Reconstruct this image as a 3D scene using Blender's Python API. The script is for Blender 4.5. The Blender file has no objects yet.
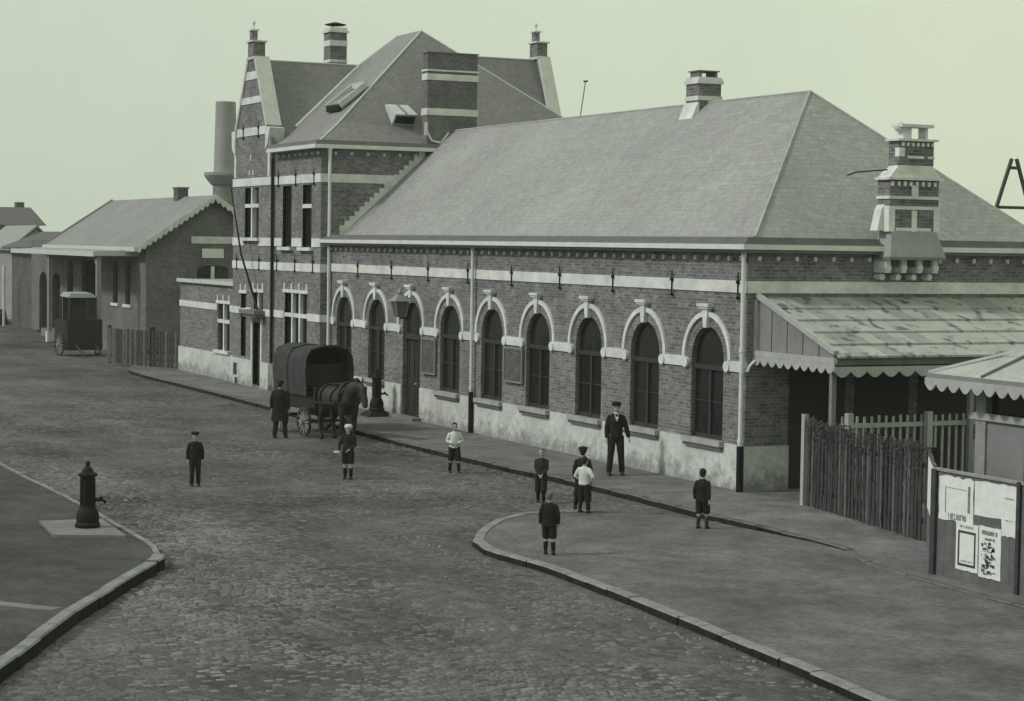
import bpy, bmesh, math, random
from mathutils import Vector, Matrix
from math import sin, cos, pi, radians as R
random.seed(7)
S = bpy.context.scene
COL = S.collection

# ------------------------------------------------------------------ camera
cam_d = bpy.data.cameras.new('camera'); cam = bpy.data.objects.new('camera', cam_d); COL.objects.link(cam)
YAW, PIT, ROL, F = 0.4458, 0.0526, 0.0147, 2010.25
fw = Vector((-cos(YAW)*cos(PIT), sin(YAW)*cos(PIT), -sin(PIT)))
rt = fw.cross(Vector((0, 0, 1))).normalized(); up = rt.cross(fw)
r2 = rt*cos(ROL) + up*sin(ROL); u2 = -rt*sin(ROL) + up*cos(ROL)
m = Matrix((r2, u2, -fw)).transposed().to_4x4()
m.translation = Vector((38.5054, -24.2615, 5.5)); cam.matrix_world = m
cam_d.sensor_width = 36; cam_d.lens = F/1024*36; cam_d.clip_end = 5000; cam_d.clip_start = .1
S.camera = cam

# ------------------------------------------------------------------ light
SUN_DIR = Vector((0.14, 0.78, -0.66)).normalized()          # the way the light travels
el = math.asin(-SUN_DIR.z); az = math.atan2(-SUN_DIR.x, -SUN_DIR.y)
w = bpy.data.worlds.new('World'); S.world = w; w.use_nodes = True
nt = w.node_tree; nt.nodes.clear()
def N(t, ty, **k):
    n = t.nodes.new(ty)
    for a, b in k.items(): setattr(n, a, b)
    return n
sky = N(nt, 'ShaderNodeTexSky', sky_type='NISHITA', sun_disc=False)
sky.sun_elevation = el; sky.sun_rotation = az; sky.air_density = 1.5; sky.dust_density = 4
bw = N(nt, 'ShaderNodeRGBToBW'); nt.links.new(sky.outputs[0], bw.inputs[0])
tc = N(nt, 'ShaderNodeTexCoord')
dot = N(nt, 'ShaderNodeVectorMath', operation='DOT_PRODUCT'); dot.inputs[1].default_value = (.55, .8, .25)
nt.links.new(tc.outputs['Generated'], dot.inputs[0])
mr = N(nt, 'ShaderNodeMapRange'); mr.inputs[1].default_value = -.55; mr.inputs[2].default_value = .5
nt.links.new(dot.outputs['Value'], mr.inputs[0])
cl = N(nt, 'ShaderNodeMix', data_type='RGBA')
cl.inputs[6].default_value = (5.6, 6.35, 5.45, 1); cl.inputs[7].default_value = (7.5, 8.35, 5.9, 1)
nt.links.new(mr.outputs[0], cl.inputs[0])
ns = N(nt, 'ShaderNodeTexNoise'); ns.inputs['Scale'].default_value = 4; ns.inputs['Detail'].default_value = 9; ns.inputs['Roughness'].default_value = .7
nt.links.new(tc.outputs['Generated'], ns.inputs[0])
mr2 = N(nt, 'ShaderNodeMapRange'); mr2.inputs[3].default_value = .9; mr2.inputs[4].default_value = 1.1
nt.links.new(ns.outputs[0], mr2.inputs[0])
sc = N(nt, 'ShaderNodeVectorMath', operation='SCALE'); nt.links.new(cl.outputs[2], sc.inputs[0]); nt.links.new(mr2.outputs[0], sc.inputs['Scale'])
mx = N(nt, 'ShaderNodeMix', data_type='RGBA'); mx.inputs[0].default_value = .93
nt.links.new(bw.outputs[0], mx.inputs[6]); nt.links.new(sc.outputs[0], mx.inputs[7])
bg = N(nt, 'ShaderNodeBackground'); bg.inputs[1].default_value = .1
nt.links.new(mx.outputs[2], bg.inputs[0])
wo = N(nt, 'ShaderNodeOutputWorld'); nt.links.new(bg.outputs[0], wo.inputs[0])
sd = bpy.data.lights.new('sun', 'SUN'); so = bpy.data.objects.new('sun', sd); COL.objects.link(so)
sd.energy = 1.9; sd.angle = R(6); sd.color = (1, .99, .90)
so.rotation_euler = SUN_DIR.to_track_quat('-Z', 'Y').to_euler()
S.view_settings.view_transform = 'Standard'; S.view_settings.look = 'None'
S.view_settings.exposure = 0; S.view_settings.gamma = 1; S.view_settings.use_curve_mapping = False
S.render.engine = 'CYCLES'

ZR = -.13
# ------------------------------------------------------------------ materials
def tint(v):
    t = min(1, v/.4)
    return (v*(1.03-.05*t), v, v*(1.14-.13*t), 1)
def newmat(name, rough=.85, spec=.3, metal=0):
    m = bpy.data.materials.new(name); m.use_nodes = True
    b = m.node_tree.nodes['Principled BSDF']
    b.inputs['Roughness'].default_value = rough
    b.inputs['Specular IOR Level'].default_value = spec
    b.inputs['Metallic'].default_value = metal
    return m, m.node_tree, b
def coords(t, mode='object', sx=1, sy=1, sz=1):
    tc = N(t, 'ShaderNodeTexCoord')
    if mode == 'wall':      # u = X+Y, v = Z in world space
        g = N(t, 'ShaderNodeNewGeometry'); s = N(t, 'ShaderNodeSeparateXYZ'); t.links.new(g.outputs['Position'], s.inputs[0])
        a = N(t, 'ShaderNodeMath', operation='ADD'); t.links.new(s.outputs[0], a.inputs[0]); t.links.new(s.outputs[1], a.inputs[1])
        c = N(t, 'ShaderNodeCombineXYZ'); t.links.new(a.outputs[0], c.inputs[0]); t.links.new(s.outputs[2], c.inputs[1])
        return c.outputs[0]
    if mode in ('slopex', 'slopey'):
        g = N(t, 'ShaderNodeNewGeometry'); s = N(t, 'ShaderNodeSeparateXYZ'); t.links.new(g.outputs['Position'], s.inputs[0])
        mu = N(t, 'ShaderNodeMath', operation='MULTIPLY'); mu.inputs[1].default_value = 1.45; t.links.new(s.outputs[2], mu.inputs[0])
        c = N(t, 'ShaderNodeCombineXYZ'); t.links.new(s.outputs[0 if mode == 'slopex' else 1], c.inputs[0]); t.links.new(mu.outputs[0], c.inputs[1])
        return c.outputs[0]
    g = N(t, 'ShaderNodeNewGeometry'); mp = N(t, 'ShaderNodeMapping'); mp.inputs['Scale'].default_value = (sx, sy, sz)
    t.links.new(g.outputs['Position'] if mode == 'world' else tc.outputs['Object'], mp.inputs[0])
    return mp.outputs[0]
def noise(t, vec, scale, detail=4, rough=.6, lo=.35, hi=.65, a=0, b=1):
    n = N(t, 'ShaderNodeTexNoise'); n.inputs['Scale'].default_value = scale; n.inputs['Detail'].default_value = detail
    n.inputs['Roughness'].default_value = rough; t.links.new(vec, n.inputs['Vector'])
    m = N(t, 'ShaderNodeMapRange'); m.inputs[1].default_value = lo; m.inputs[2].default_value = hi
    m.inputs[3].default_value = a; m.inputs[4].default_value = b; t.links.new(n.outputs[0], m.inputs[0])
    return m.outputs[0]
def mul(t, col, fac):
    s = N(t, 'ShaderNodeVectorMath', operation='SCALE'); t.links.new(col, s.inputs[0]); t.links.new(fac, s.inputs['Scale']); return s.outputs[0]
def mixc(t, fac, a, b):
    n = N(t, 'ShaderNodeMix', data_type='RGBA')
    if hasattr(fac, 'links'): t.links.new(fac, n.inputs[0])
    else: n.inputs[0].default_value = fac
    for i, c in ((6, a), (7, b)):
        if hasattr(c, 'links'): t.links.new(c, n.inputs[i])
        else: n.inputs[i].default_value = c
    return n.outputs[2]
def bump(t, b, h, st=.3, d=.02):
    n = N(t, 'ShaderNodeBump'); n.inputs['Strength'].default_value = st; n.inputs['Distance'].default_value = d
    t.links.new(h, n.inputs['Height']); t.links.new(n.outputs[0], b.inputs['Normal'])
def simple(name, v, rough=.8, spec=.3, var=.15, scale=3, fine=.1, metal=0, mode='object', col=None, bmp=.15):
    m, t, b = newmat(name, rough, spec, metal)
    v0 = coords(t, mode)
    f = noise(t, v0, scale, 5, .65, .3, .7, 1-var, 1+var); g = noise(t, v0, scale*14, 3, .6, .3, .7, 1-fine, 1+fine)
    rgb = N(t, 'ShaderNodeRGB'); rgb.outputs[0].default_value = col or tint(v)
    c = mul(t, mul(t, rgb.outputs[0], f), g); t.links.new(c, b.inputs['Base Color'])
    if bmp: bump(t, b, g, bmp, .01)
    return m
def brickmat(name, v, w_=.24, h_=.08, mode='wall', mort=.35, var=.25, warm=0):
    m, t, b = newmat(name, .9, .2)
    vec = coords(t, mode)
    br = N(t, 'ShaderNodeTexBrick'); br.inputs['Scale'].default_value = 1
    br.inputs['Brick Width'].default_value = w_; br.inputs['Row Height'].default_value = h_; br.inputs['Mortar Size'].default_value = .011
    br.inputs['Mortar Smooth'].default_value = .3
    a = tint(v*(1-var)); c = tint(v*(1+var))
    br.inputs['Color1'].default_value = (a[0]*(1+warm), a[1], a[2], 1); br.inputs['Color2'].default_value = (c[0]*(1+warm), c[1], c[2], 1)
    br.inputs['Mortar'].default_value = tint(v*(1+mort)); t.links.new(vec, br.inputs['Vector'])
    n1 = noise(t, vec, .5, 6, .7, .3, .7, .72, 1.25); n2 = noise(t, vec, 3.2, 4, .7, .3, .7, .8, 1.2)
    n3 = noise(t, vec, 11, 3, .8, .3, .7, .68, 1.32)
    t.links.new(mul(t, mul(t, mul(t, br.outputs[0], n1), n2), n3), b.inputs['Base Color'])
    bump(t, b, br.outputs['Fac'], -.4, .01)
    return m
def roofmat(name, v, mode):
    m, t, b = newmat(name, .62, .35)
    vec = coords(t, mode)
    br = N(t, 'ShaderNodeTexBrick'); br.inputs['Scale'].default_value = 1
    br.inputs['Brick Width'].default_value = .22; br.inputs['Row Height'].default_value = .15; br.inputs['Mortar Size'].default_value = .008
    br.inputs['Color1'].default_value = tint(v*.92); br.inputs['Color2'].default_value = tint(v*1.08); br.inputs['Mortar'].default_value = tint(v*.8)
    t.links.new(vec, br.inputs['Vector'])
    n1 = noise(t, vec, .35, 5, .65, .3, .7, .86, 1.13); n2 = noise(t, vec, 4, 4, .7, .3, .7, .88, 1.12)
    n3 = noise(t, vec, 9, 3, .8, .3, .7, .84, 1.16)
    t.links.new(mul(t, mul(t, mul(t, br.outputs[0], n1), n2), n3), b.inputs['Base Color'])
    bump(t, b, br.outputs['Fac'], -.5, .01)
    return m
def plastermat(name, v):       # pale limewashed plinth, stained dark in runs and towards the splash zone (dirt with its own shape)
    m, t, b = newmat(name, .9, .2)
    vec = coords(t, 'wall')
    rgb = N(t, 'ShaderNodeRGB'); rgb.outputs[0].default_value = tint(v)
    n1 = noise(t, vec, 1.1, 6, .7, .35, .65, .76, 1.08); n2 = noise(t, vec, 7, 4, .7, .3, .7, .82, 1.12)
    s = N(t, 'ShaderNodeSeparateXYZ'); t.links.new(vec, s.inputs[0])
    nz = noise(t, vec, 2.3, 5, .75, .3, .7, -.45, .45)
    ad = N(t, 'ShaderNodeMath', operation='ADD'); t.links.new(s.outputs[1], ad.inputs[0]); t.links.new(nz, ad.inputs[1])
    d = N(t, 'ShaderNodeMapRange'); d.inputs[1].default_value = .02; d.inputs[2].default_value = .5; d.inputs[3].default_value = .5; d.inputs[4].default_value = 1
    t.links.new(ad.outputs[0], d.inputs[0])
    t.links.new(mul(t, mul(t, mul(t, rgb.outputs[0], n1), n2), d.outputs[0]), b.inputs['Base Color'])
    bump(t, b, n2, .3, .01)
    return m
def cobblemat(name):
    m, t, b = newmat(name, .95, .1)
    vec = coords(t, 'world', 1, 1, 1)
    wv = N(t, 'ShaderNodeMapping'); wv.inputs['Scale'].default_value = (1, 1.5, 1); t.links.new(vec, wv.inputs[0])
    vo = N(t, 'ShaderNodeTexVoronoi', feature='DISTANCE_TO_EDGE'); vo.inputs['Scale'].default_value = 5.5; vo.inputs['Randomness'].default_value = .7; t.links.new(wv.outputs[0], vo.inputs['Vector'])
    vc = N(t, 'ShaderNodeTexVoronoi'); vc.inputs['Scale'].default_value = 5.5; vc.inputs['Randomness'].default_value = .7; t.links.new(wv.outputs[0], vc.inputs['Vector'])
    sp = N(t, 'ShaderNodeSeparateColor'); t.links.new(vc.outputs['Color'], sp.inputs[0])
    cellv = N(t, 'ShaderNodeMapRange'); cellv.inputs[3].default_value = .6; cellv.inputs[4].default_value = 1.5; t.links.new(sp.outputs[0], cellv.inputs[0])
    edge = N(t, 'ShaderNodeMapRange'); edge.inputs[1].default_value = 0; edge.inputs[2].default_value = .12; edge.inputs[3].default_value = .62; edge.inputs[4].default_value = 1
    t.links.new(vo.outputs[0], edge.inputs[0])
    sett = N(t, 'ShaderNodeRGB'); sett.outputs[0].default_value = tint(.125)
    stone = mul(t, mul(t, sett.outputs[0], cellv.outputs[0]), edge.outputs[0])
    dn = noise(t, vec, 1.6, 8, .75, .3, .7, .62, 1.38); dn2 = noise(t, vec, 13, 4, .8, .3, .7, .5, 1.5)
    dirt = N(t, 'ShaderNodeRGB'); dirt.outputs[0].default_value = tint(.128)
    dcol = mul(t, mul(t, dirt.outputs[0], dn), dn2)
    msk = noise(t, vec, .22, 6, .7, .42, .6, .15, .95)
    # paler bare setts at the worn corner beside the pump, dust swept off
    pos = N(t, 'ShaderNodeVectorMath', operation='SUBTRACT'); t.links.new(vec, pos.inputs[0]); pos.inputs[1].default_value = (-1.5, -13.6, ZR)
    ps = N(t, 'ShaderNodeVectorMath', operation='MULTIPLY'); t.links.new(pos.outputs[0], ps.inputs[0]); ps.inputs[1].default_value = (.085, .42, 0)
    pl_ = N(t, 'ShaderNodeVectorMath', operation='LENGTH'); t.links.new(ps.outputs[0], pl_.inputs[0])
    pa = N(t, 'ShaderNodeMath', operation='ADD'); t.links.new(pl_.outputs['Value'], pa.inputs[0]); t.links.new(noise(t, vec, .6, 5, .7, .3, .7, -.4, .4), pa.inputs[1])
    pm = N(t, 'ShaderNodeMapRange'); pm.inputs[1].default_value = .5; pm.inputs[2].default_value = 1.1; t.links.new(pa.outputs[0], pm.inputs[0])
    mm_ = N(t, 'ShaderNodeMath', operation='MULTIPLY'); t.links.new(msk, mm_.inputs[0]); t.links.new(pm.outputs[0], mm_.inputs[1])
    lift = N(t, 'ShaderNodeMapRange'); lift.inputs[3].default_value = 1.55; lift.inputs[4].default_value = 1; t.links.new(pm.outputs[0], lift.inputs[0])
    c = mixc(t, mm_.outputs[0], mul(t, stone, lift.outputs[0]), dcol)
    # long worn tracks along the street, lighter dust in the middle
    tr = N(t, 'ShaderNodeMapping'); tr.inputs['Scale'].default_value = (.09, .4, 1); tr.inputs['Rotation'].default_value = (0, 0, R(-4)); t.links.new(vec, tr.inputs[0])
    trn = noise(t, tr.outputs[0], 1.6, 6, .65, .35, .65, .8, 1.2)
    big = noise(t, vec, .12, 5, .65, .35, .65, .62, 1.35)
    c = mul(t, mul(t, c, trn), big)
    t.links.new(c, b.inputs['Base Color'])
    hm = N(t, 'ShaderNodeMath', operation='MULTIPLY'); t.links.new(edge.outputs[0], hm.inputs[0]); t.links.new(dn2, hm.inputs[1])
    bump(t, b, hm.outputs[0], .8, .05)
    return m
def gravelmat(name, v, fine=9, var=.34):
    m, t, b = newmat(name, .95, .1)
    vec = coords(t, 'world')
    rgb = N(t, 'ShaderNodeRGB'); rgb.outputs[0].default_value = tint(v)
    a = noise(t, vec, .35, 6, .65, .3, .7, 1-var, 1+var); c = noise(t, vec, fine, 5, .8, .3, .7, .68, 1.32); e = noise(t, vec, 1.5, 7, .75, .3, .7, .68, 1.32)
    vo = N(t, 'ShaderNodeTexVoronoi'); vo.inputs['Scale'].default_value = 1.7; t.links.new(vec, vo.inputs['Vector'])
    sp = N(t, 'ShaderNodeMapRange'); sp.inputs[1].default_value = .0; sp.inputs[2].default_value = .06; sp.inputs[3].default_value = 2.2; sp.inputs[4].default_value = 1
    t.links.new(vo.outputs['Distance'], sp.inputs[0])
    t.links.new(mul(t, mul(t, mul(t, mul(t, rgb.outputs[0], a), c), e), sp.outputs[0]), b.inputs['Base Color'])
    bump(t, b, c, .5, .02)
    return m
M = dict(
    brick=brickmat('brick', .148, warm=.03, var=.32, mort=.45), brick_dark=brickmat('brick_dark', .085, warm=.06), brick_far=brickmat('brick_far', .135, warm=.03, var=.1, mort=.1),
    stone=simple('white_stone', .60, .85, var=.22, scale=1.6, fine=.12, mode='wall'), plinth=plastermat('limewash', .56),
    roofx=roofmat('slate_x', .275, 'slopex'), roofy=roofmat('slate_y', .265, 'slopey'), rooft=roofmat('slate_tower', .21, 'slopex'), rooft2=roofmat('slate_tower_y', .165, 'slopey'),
    zinc=simple('zinc', .24, .5, .4, .15, 1.5), lead=simple('lead', .15, .6, .4, .15, 1.5), paint=simple('white_paint', .6, .6, .4, .12, 2), leadw=simple('pale_lead', .5, .6, .3, .1),
    frame=simple('dark_frame', .028, .6, .4, .1), door=simple('dark_door', .035, .6, .3, .1, col=(.034, .029, .028, 1)), iron=simple('cast_iron', .008, .75, .25, .2, 6), interior=simple('interior', .012, .9, .1, .1),
    wood=simple('old_wood', .05, .9, .2, .35, 5, .25), woodl=simple('grey_wood', .26, .9, .2, .2, 4, .2), rail=simple('pale_rail', .36, .85, .2, .15, 4),
    cobble=cobblemat('cobbles'), pave=gravelmat('pavement_gravel', .148), apron=gravelmat('rolled_gravel', .12), isle=gravelmat('island_gravel', .062), ground=gravelmat('field', .10, 3, .35),
    kerb=simple('kerb_stone', .2, .9, .2, .3, 2.5, .2), kerb_side=simple('dark_kerb_side', .02, .95, .1, .4, 3, .2), pale_kerb=simple('worn_kerb', .11, .9, .2, .3, 2.5, .2), slab=simple('slab_stone', .17, .9, .2, .2, 2.5, .15),
    canopy=simple('zinc_sheet', .36, .7, .3, .2, 1.2, .12), dirt=simple('soot', .10, .9, .2, .3, 3), grey=simple('grey_boards', .2, .85, .2, .15, 1.6), hoard=simple('tarred_board', .12, .9, .2, .3, 2.0),
    paper=simple('poster_paper', .68, .9, .1, .1, 6, .06), paperd=simple('poster_print', .2, .9, .1, .35, 9, .3), ink=simple('poster_ink', .05, .9, .1, .2),
    skin=simple('skin', .33, .6, .3, .06, 9, .03), shirt=simple('white_cotton', .55, .9, .1, .1, 6), navy=simple('black_wool', .020, .95, .1, .2, 6), navy2=simple('dark_serge', .03, .95, .1, .2, 6), hair=simple('dark_hair', .02, .8, .2), hairl=simple('fair_hair', .12, .8, .2), shoe=simple('boot_leather', .015, .5, .4), sock=simple('sock_wool', .045, .95, .1),
    canvas=simple('wagon_canvas', .05, .9, .2, .25, 4, .15), wagon=simple('wagon_paint', .018, .6, .3, .2, 3), horse=simple('horse_coat', .022, .65, .35, .45, 2.5, .1), mane=simple('horse_mane', .01, .9, .1), tarp=simple('pale_tarp', .3, .9, .1, .15, 3),
    stack=simple('sheet_iron', .27, .7, .3, .15, 1.5), farwhite=simple('far_render', .26, .9, .1, .15, 1), farroof=simple('far_tiles', .10, .8, .2, .15, 2), mast=simple('mast', .06, .7, .3),
)
gm, gt, gb = newmat('window_glass', .12, .5); gb.inputs['Base Color'].default_value = (.016, .018, .018, 1)
bump(gt, gb, noise(gt, coords(gt, 'world'), 1.4, 2, .5, .3, .7), .12, .05)
M['glass'] = gm; M['sillm'] = simple('limewashed_sill', .33, .9, .2, .25, 2, .15, mode='wall')

# ------------------------------------------------------------------ helpers
def tag(o, label=None, cat=None, group=None, kind=None):
    if label: o['label'] = label
    if cat: o['category'] = cat
    if group: o['group'] = group
    if kind: o['kind'] = kind
    return o
def empty(name, loc, label=None, cat=None, group=None, rz=0):
    o = bpy.data.objects.new(name, None); COL.objects.link(o); o.location = loc; o.rotation_euler = (0, 0, rz); o.empty_display_size = .2
    return tag(o, label, cat, group)
class MB:
    def __init__(s): s.v = []; s.f = []; s.m = []; s.mi = 0
    def face(s, pts):
        i = len(s.v); s.v += [tuple(p) for p in pts]; s.f.append(tuple(range(i, i+len(pts)))); s.m.append(s.mi)
    def mesh(s, vs, fs):
        i = len(s.v); s.v += [tuple(p) for p in vs]; s.f += [tuple(i+a for a in f) for f in fs]; s.m += [s.mi]*len(fs)
    def box(s, x0, x1, y0, y1, z0, z1):
        vs = [(x, y, z) for z in (z0, z1) for y in (y0, y1) for x in (x0, x1)]
        s.mesh(vs, [(0, 2, 3, 1), (4, 5, 7, 6), (0, 1, 5, 4), (2, 6, 7, 3), (0, 4, 6, 2), (1, 3, 7, 5)]); return s
    def hexa(s, b, t):           # 4 bottom points, 4 top points
        s.mesh(list(b)+list(t), [(3, 2, 1, 0), (4, 5, 6, 7), (0, 1, 5, 4), (1, 2, 6, 5), (2, 3, 7, 6), (3, 0, 4, 7)]); return s
    def bar(s, a, b, w, h=None):      # rectangular bar between two points
        a = Vector(a); b = Vector(b); h = h or w; d = (b-a).normalized()
        u = d.cross(Vector((0, 0, 1)))
        if u.length < 1e-4: u = Vector((1, 0, 0))
        u.normalize(); v = u.cross(d)
        q = [(-w/2, -h/2), (w/2, -h/2), (w/2, h/2), (-w/2, h/2)]
        s.hexa([a+u*i+v*j for i, j in q], [b+u*i+v*j for i, j in q]); return s
    def tube(s, pts, rs, n=10, caps=True, sq=None):
        pts = [Vector(p) for p in pts]
        if not hasattr(rs, '__len__'): rs = [rs]*len(pts)
        rings = []; u = None
        for i, p in enumerate(pts):
            d = (pts[min(i+1, len(pts)-1)]-pts[max(i-1, 0)]).normalized()
            if u is None:
                u = d.cross(Vector((0, 0, 1)))
                if u.length < 1e-3: u = Vector((1, 0, 0))
            u = (u-d*u.dot(d)).normalized(); v = d.cross(u)
            rr = rs[i]; ra, rb = rr if hasattr(rr, '__len__') else (rr, rr)
            rings.append([p+u*cos(2*pi*k/n)*ra+v*sin(2*pi*k/n)*rb for k in range(n)])
        vs = [q for r in rings for q in r]; fs = []
        for i in range(len(rings)-1):
            for k in range(n): fs.append((i*n+k, i*n+(k+1) % n, (i+1)*n+(k+1) % n, (i+1)*n+k))
        if caps: fs += [tuple(range(n))[::-1], tuple((len(rings)-1)*n+k for k in range(n))]
        s.mesh(vs, fs); return s
    def lathe(s, c, prof, n=20, sx=1, sy=1):
        vs = [(c[0]+r*cos(2*pi*(k+.5)/n)*sx, c[1]+r*sin(2*pi*(k+.5)/n)*sy, c[2]+z) for r, z in prof for k in range(n)]
        fs = [(i*n+k, i*n+(k+1) % n, (i+1)*n+(k+1) % n, (i+1)*n+k) for i in range(len(prof)-1) for k in range(n)]
        fs += [tuple(range(n))[::-1], tuple((len(prof)-1)*n+k for k in range(n))]
        s.mesh(vs, fs); return s
    def ball(s, c, r, n=12, sc_=(1, 1, 1)):
        k = n//2
        s.lathe(c, [(max(r*sin(pi*i/k), 1e-4)*sc_[0], -r*cos(pi*i/k)*sc_[2]) for i in range(k+1)], n, 1, sc_[1]/sc_[0]); return s
    def build(s, name, mat, parent=None, local=False, smooth=False, loc=None):
        me = bpy.data.meshes.new(name)
        off = Vector((0, 0, 0))
        if not local:
            q = parent
            while q: off += q.location; q = q.parent
            if parent is None and loc is not None: off = Vector(loc)
        me.from_pydata([tuple(Vector(v)-off) for v in s.v], [], s.f)
        for mm in (mat if isinstance(mat, (list, tuple)) else [mat]): me.materials.append(M[mm] if isinstance(mm, str) else mm)
        for p, i in zip(me.polygons, s.m): p.material_index = i; p.use_smooth = smooth
        me.update()
        o = bpy.data.objects.new(name, me); COL.objects.link(o)
        if parent: o.parent = parent
        elif loc is not None: o.location = loc
        return o
def top(name, mb, mat, loc, label, cat, group=None, **k):
    return tag(mb.build(name, mat, None, loc=loc, **k), label, cat, group)
def struct(name, mb, mat): return tag(mb.build(name, mat), kind='structure')
def dup(o, parent=None, loc=None):
    c = o.copy(); COL.objects.link(c)
    if parent: c.parent = parent
    if loc is not None: c.location = loc
    for ch in list(o.children): dup(ch, c)
    return c
FRONT = lambda Y: (lambda u, z, d: (u, Y+d, z))
SIDE = lambda X: (lambda u, z, d: (X-d, u, z))
def wall(mb, P, u0, u1, z0, z1, ops=(), depth=.28):
    """wall sheet with real openings and reveals; ops = (ua, ub, za, zb, arch)"""
    us = sorted({u0, u1} | {a for o in ops for a in o[:2]})
    for a, b in zip(us, us[1:]):
        mid = (a+b)/2; col = sorted([o for o in ops if o[0] < mid < o[1]], key=lambda o: o[2])
        z = z0
        for (ua, ub, za, zb, arch) in col:
            if za > z: mb.face([P(a, z, 0), P(b, z, 0), P(b, za, 0), P(a, za, 0)])
            r = (ub-ua)/2; c = (ua+ub)/2
            if arch:
                pts = [(c-r*cos(pi*k/14), zb+r*arch*sin(pi*k/14)) for k in range(15)]
                nxt = min([o[2] for o in col if o[2] > zb] + [z1])
                for (p, q), (p2, q2) in zip(pts, pts[1:]):
                    mb.face([P(p, q, 0), P(p2, q2, 0), P(p2, nxt, 0), P(p, nxt, 0)])
                    mb.face([P(p, q, 0), P(p, q, depth), P(p2, q2, depth), P(p2, q2, 0)])
                z = nxt
            else:
                mb.face([P(ua, zb, 0), P(ub, zb, 0), P(ub, zb, depth), P(ua, zb, depth)]); z = zb
            for uu in (ua, ub): mb.face([P(uu, za, 0), P(uu, za, depth), P(uu, zb, depth), P(uu, zb, 0)])
            mb.face([P(ua, za, 0), P(ub, za, 0), P(ub, za, depth), P(ua, za, depth)])
        if z < z1-1e-6: mb.face([P(a, z, 0), P(b, z, 0), P(b, z1, 0), P(a, z1, 0)])
def pbox(mb, P, ua, ub, za, zb, d0, d1):
    a = P(ua, za, d0); b = P(ub, zb, d1)
    mb.box(min(a[0], b[0]), max(a[0], b[0]), min(a[1], b[1]), max(a[1], b[1]), za, zb)

# ------------------------------------------------------------------ ground, road, pavements
struct('ground', MB().box(-700, 300, -400, 500, ZR-.4, ZR-.012), 'ground')
mb = MB(); mb.face([(-170, -70, ZR), (70, -70, ZR), (70, 1.5, ZR), (-170, 6, ZR)]); struct('road', mb, 'cobble')
def settmat():
    m, t, b = newmat('setts', .92, .12)
    g = N(t, 'ShaderNodeNewGeometry'); mr_ = N(t, 'ShaderNodeMapRange'); mr_.inputs[3].default_value = .76; mr_.inputs[4].default_value = 1.27; t.links.new(g.outputs['Random Per Island'], mr_.inputs[0])
    v = coords(t, 'world'); a = noise(t, v, .16, 5, .65, .35, .65, .6, 1.35); c = noise(t, v, 13, 3, .8, .3, .7, .7, 1.3); e = noise(t, v, .9, 5, .7, .3, .7, .75, 1.25)
    rgb = N(t, 'ShaderNodeRGB'); rgb.outputs[0].default_value = tint(.12)
    t.links.new(mul(t, mul(t, mul(t, mul(t, rgb.outputs[0], mr_.outputs[0]), a), c), e), b.inputs['Base Color']); bump(t, b, c, .4, .01); return m
from mathutils import noise as mnoise
mb = MB(); rs_ = random.Random(3)
x = -34.0; row = 0
while x < 27:
    y = -24.0+(row % 2)*.08
    wx = rs_.uniform(.13, .17)
    while y < -2.85:
        wy = rs_.uniform(.16, .24)
        cx_, cy_ = x+wx/2, y+wy/2
        vis = (cy_ > -14.35 or (cx_ > 5.3 and cy_ > -14.95-(cx_-5.3)*.55)) and not (cx_ > 1.55 and cy_ > -8.9+max(0, 4.5-cx_)*1.0) and not (cx_ > 4 and cy_ > -9.05) and not (cx_ > 8 and cy_ > -9.1-(cx_-8)*.058-.1) and cy_ > -24
        if vis:
            d_ = mnoise.noise(Vector((cx_*.16, cy_*.3, 0)))*.5+mnoise.noise(Vector((cx_*.6, cy_*.6, 5)))*.3
            wear = math.exp(-(((cx_+1.5)/9)**2+((cy_+13.4)/1.6)**2))
            hgt = -.002+.045*d_+.025*wear+.012*max(0, (x-4)/22)+rs_.uniform(-.010, .010)
            if hgt > .001 and rs_.random() > .04:
                g_ = .012; q_ = .03; jx = rs_.uniform(-.01, .01)
                b4 = [(x+g_+jx, y+g_), (x+wx-g_+jx, y+g_), (x+wx-g_+jx, y+wy-g_), (x+g_+jx, y+wy-g_)]
                t4 = [(x+g_+q_+jx, y+g_+q_), (x+wx-g_-q_+jx, y+g_+q_), (x+wx-g_-q_+jx, y+wy-g_-q_), (x+g_+q_+jx, y+wy-g_-q_)]
                tl = rs_.uniform(-.008, .008)
                mb.mesh([(p, q, ZR-.004) for p, q in b4]+[(p, q, ZR+hgt+(tl if i < 2 else -tl)) for i, (p, q) in enumerate(t4)], [(4, 5, 6, 7), (0, 1, 5, 4), (1, 2, 6, 5), (2, 3, 7, 6), (3, 0, 4, 7)])
        y += wy
    x += wx; row += 1
struct('road_setts', mb, settmat())
def slab(name, outline, z, mat, base=ZR-.05):
    mb = MB(); n = len(outline)
    mb.face([(x, y, z) for x, y in outline])
    for (a, b), (c, d) in zip(outline, outline[1:]+outline[:1]): mb.face([(a, b, base), (c, d, base), (c, d, z), (a, b, z)])
    return struct(name, mb, mat)
def smooth_path(pts, n=6):
    out = []
    P = [Vector(p) for p in pts]
    for i in range(len(P)-1):
        p0 = P[max(i-1, 0)]; p1 = P[i]; p2 = P[i+1]; p3 = P[min(i+2, len(P)-1)]
        for k in range(n):
            t = k/n; out.append(.5*((2*p1)+(p2-p0)*t+(2*p0-5*p1+4*p2-p3)*t*t+(3*p1-p0-3*p2+p3)*t**3))
    out.append(P[-1]); return [(p.x, p.y) for p in out]
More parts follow.
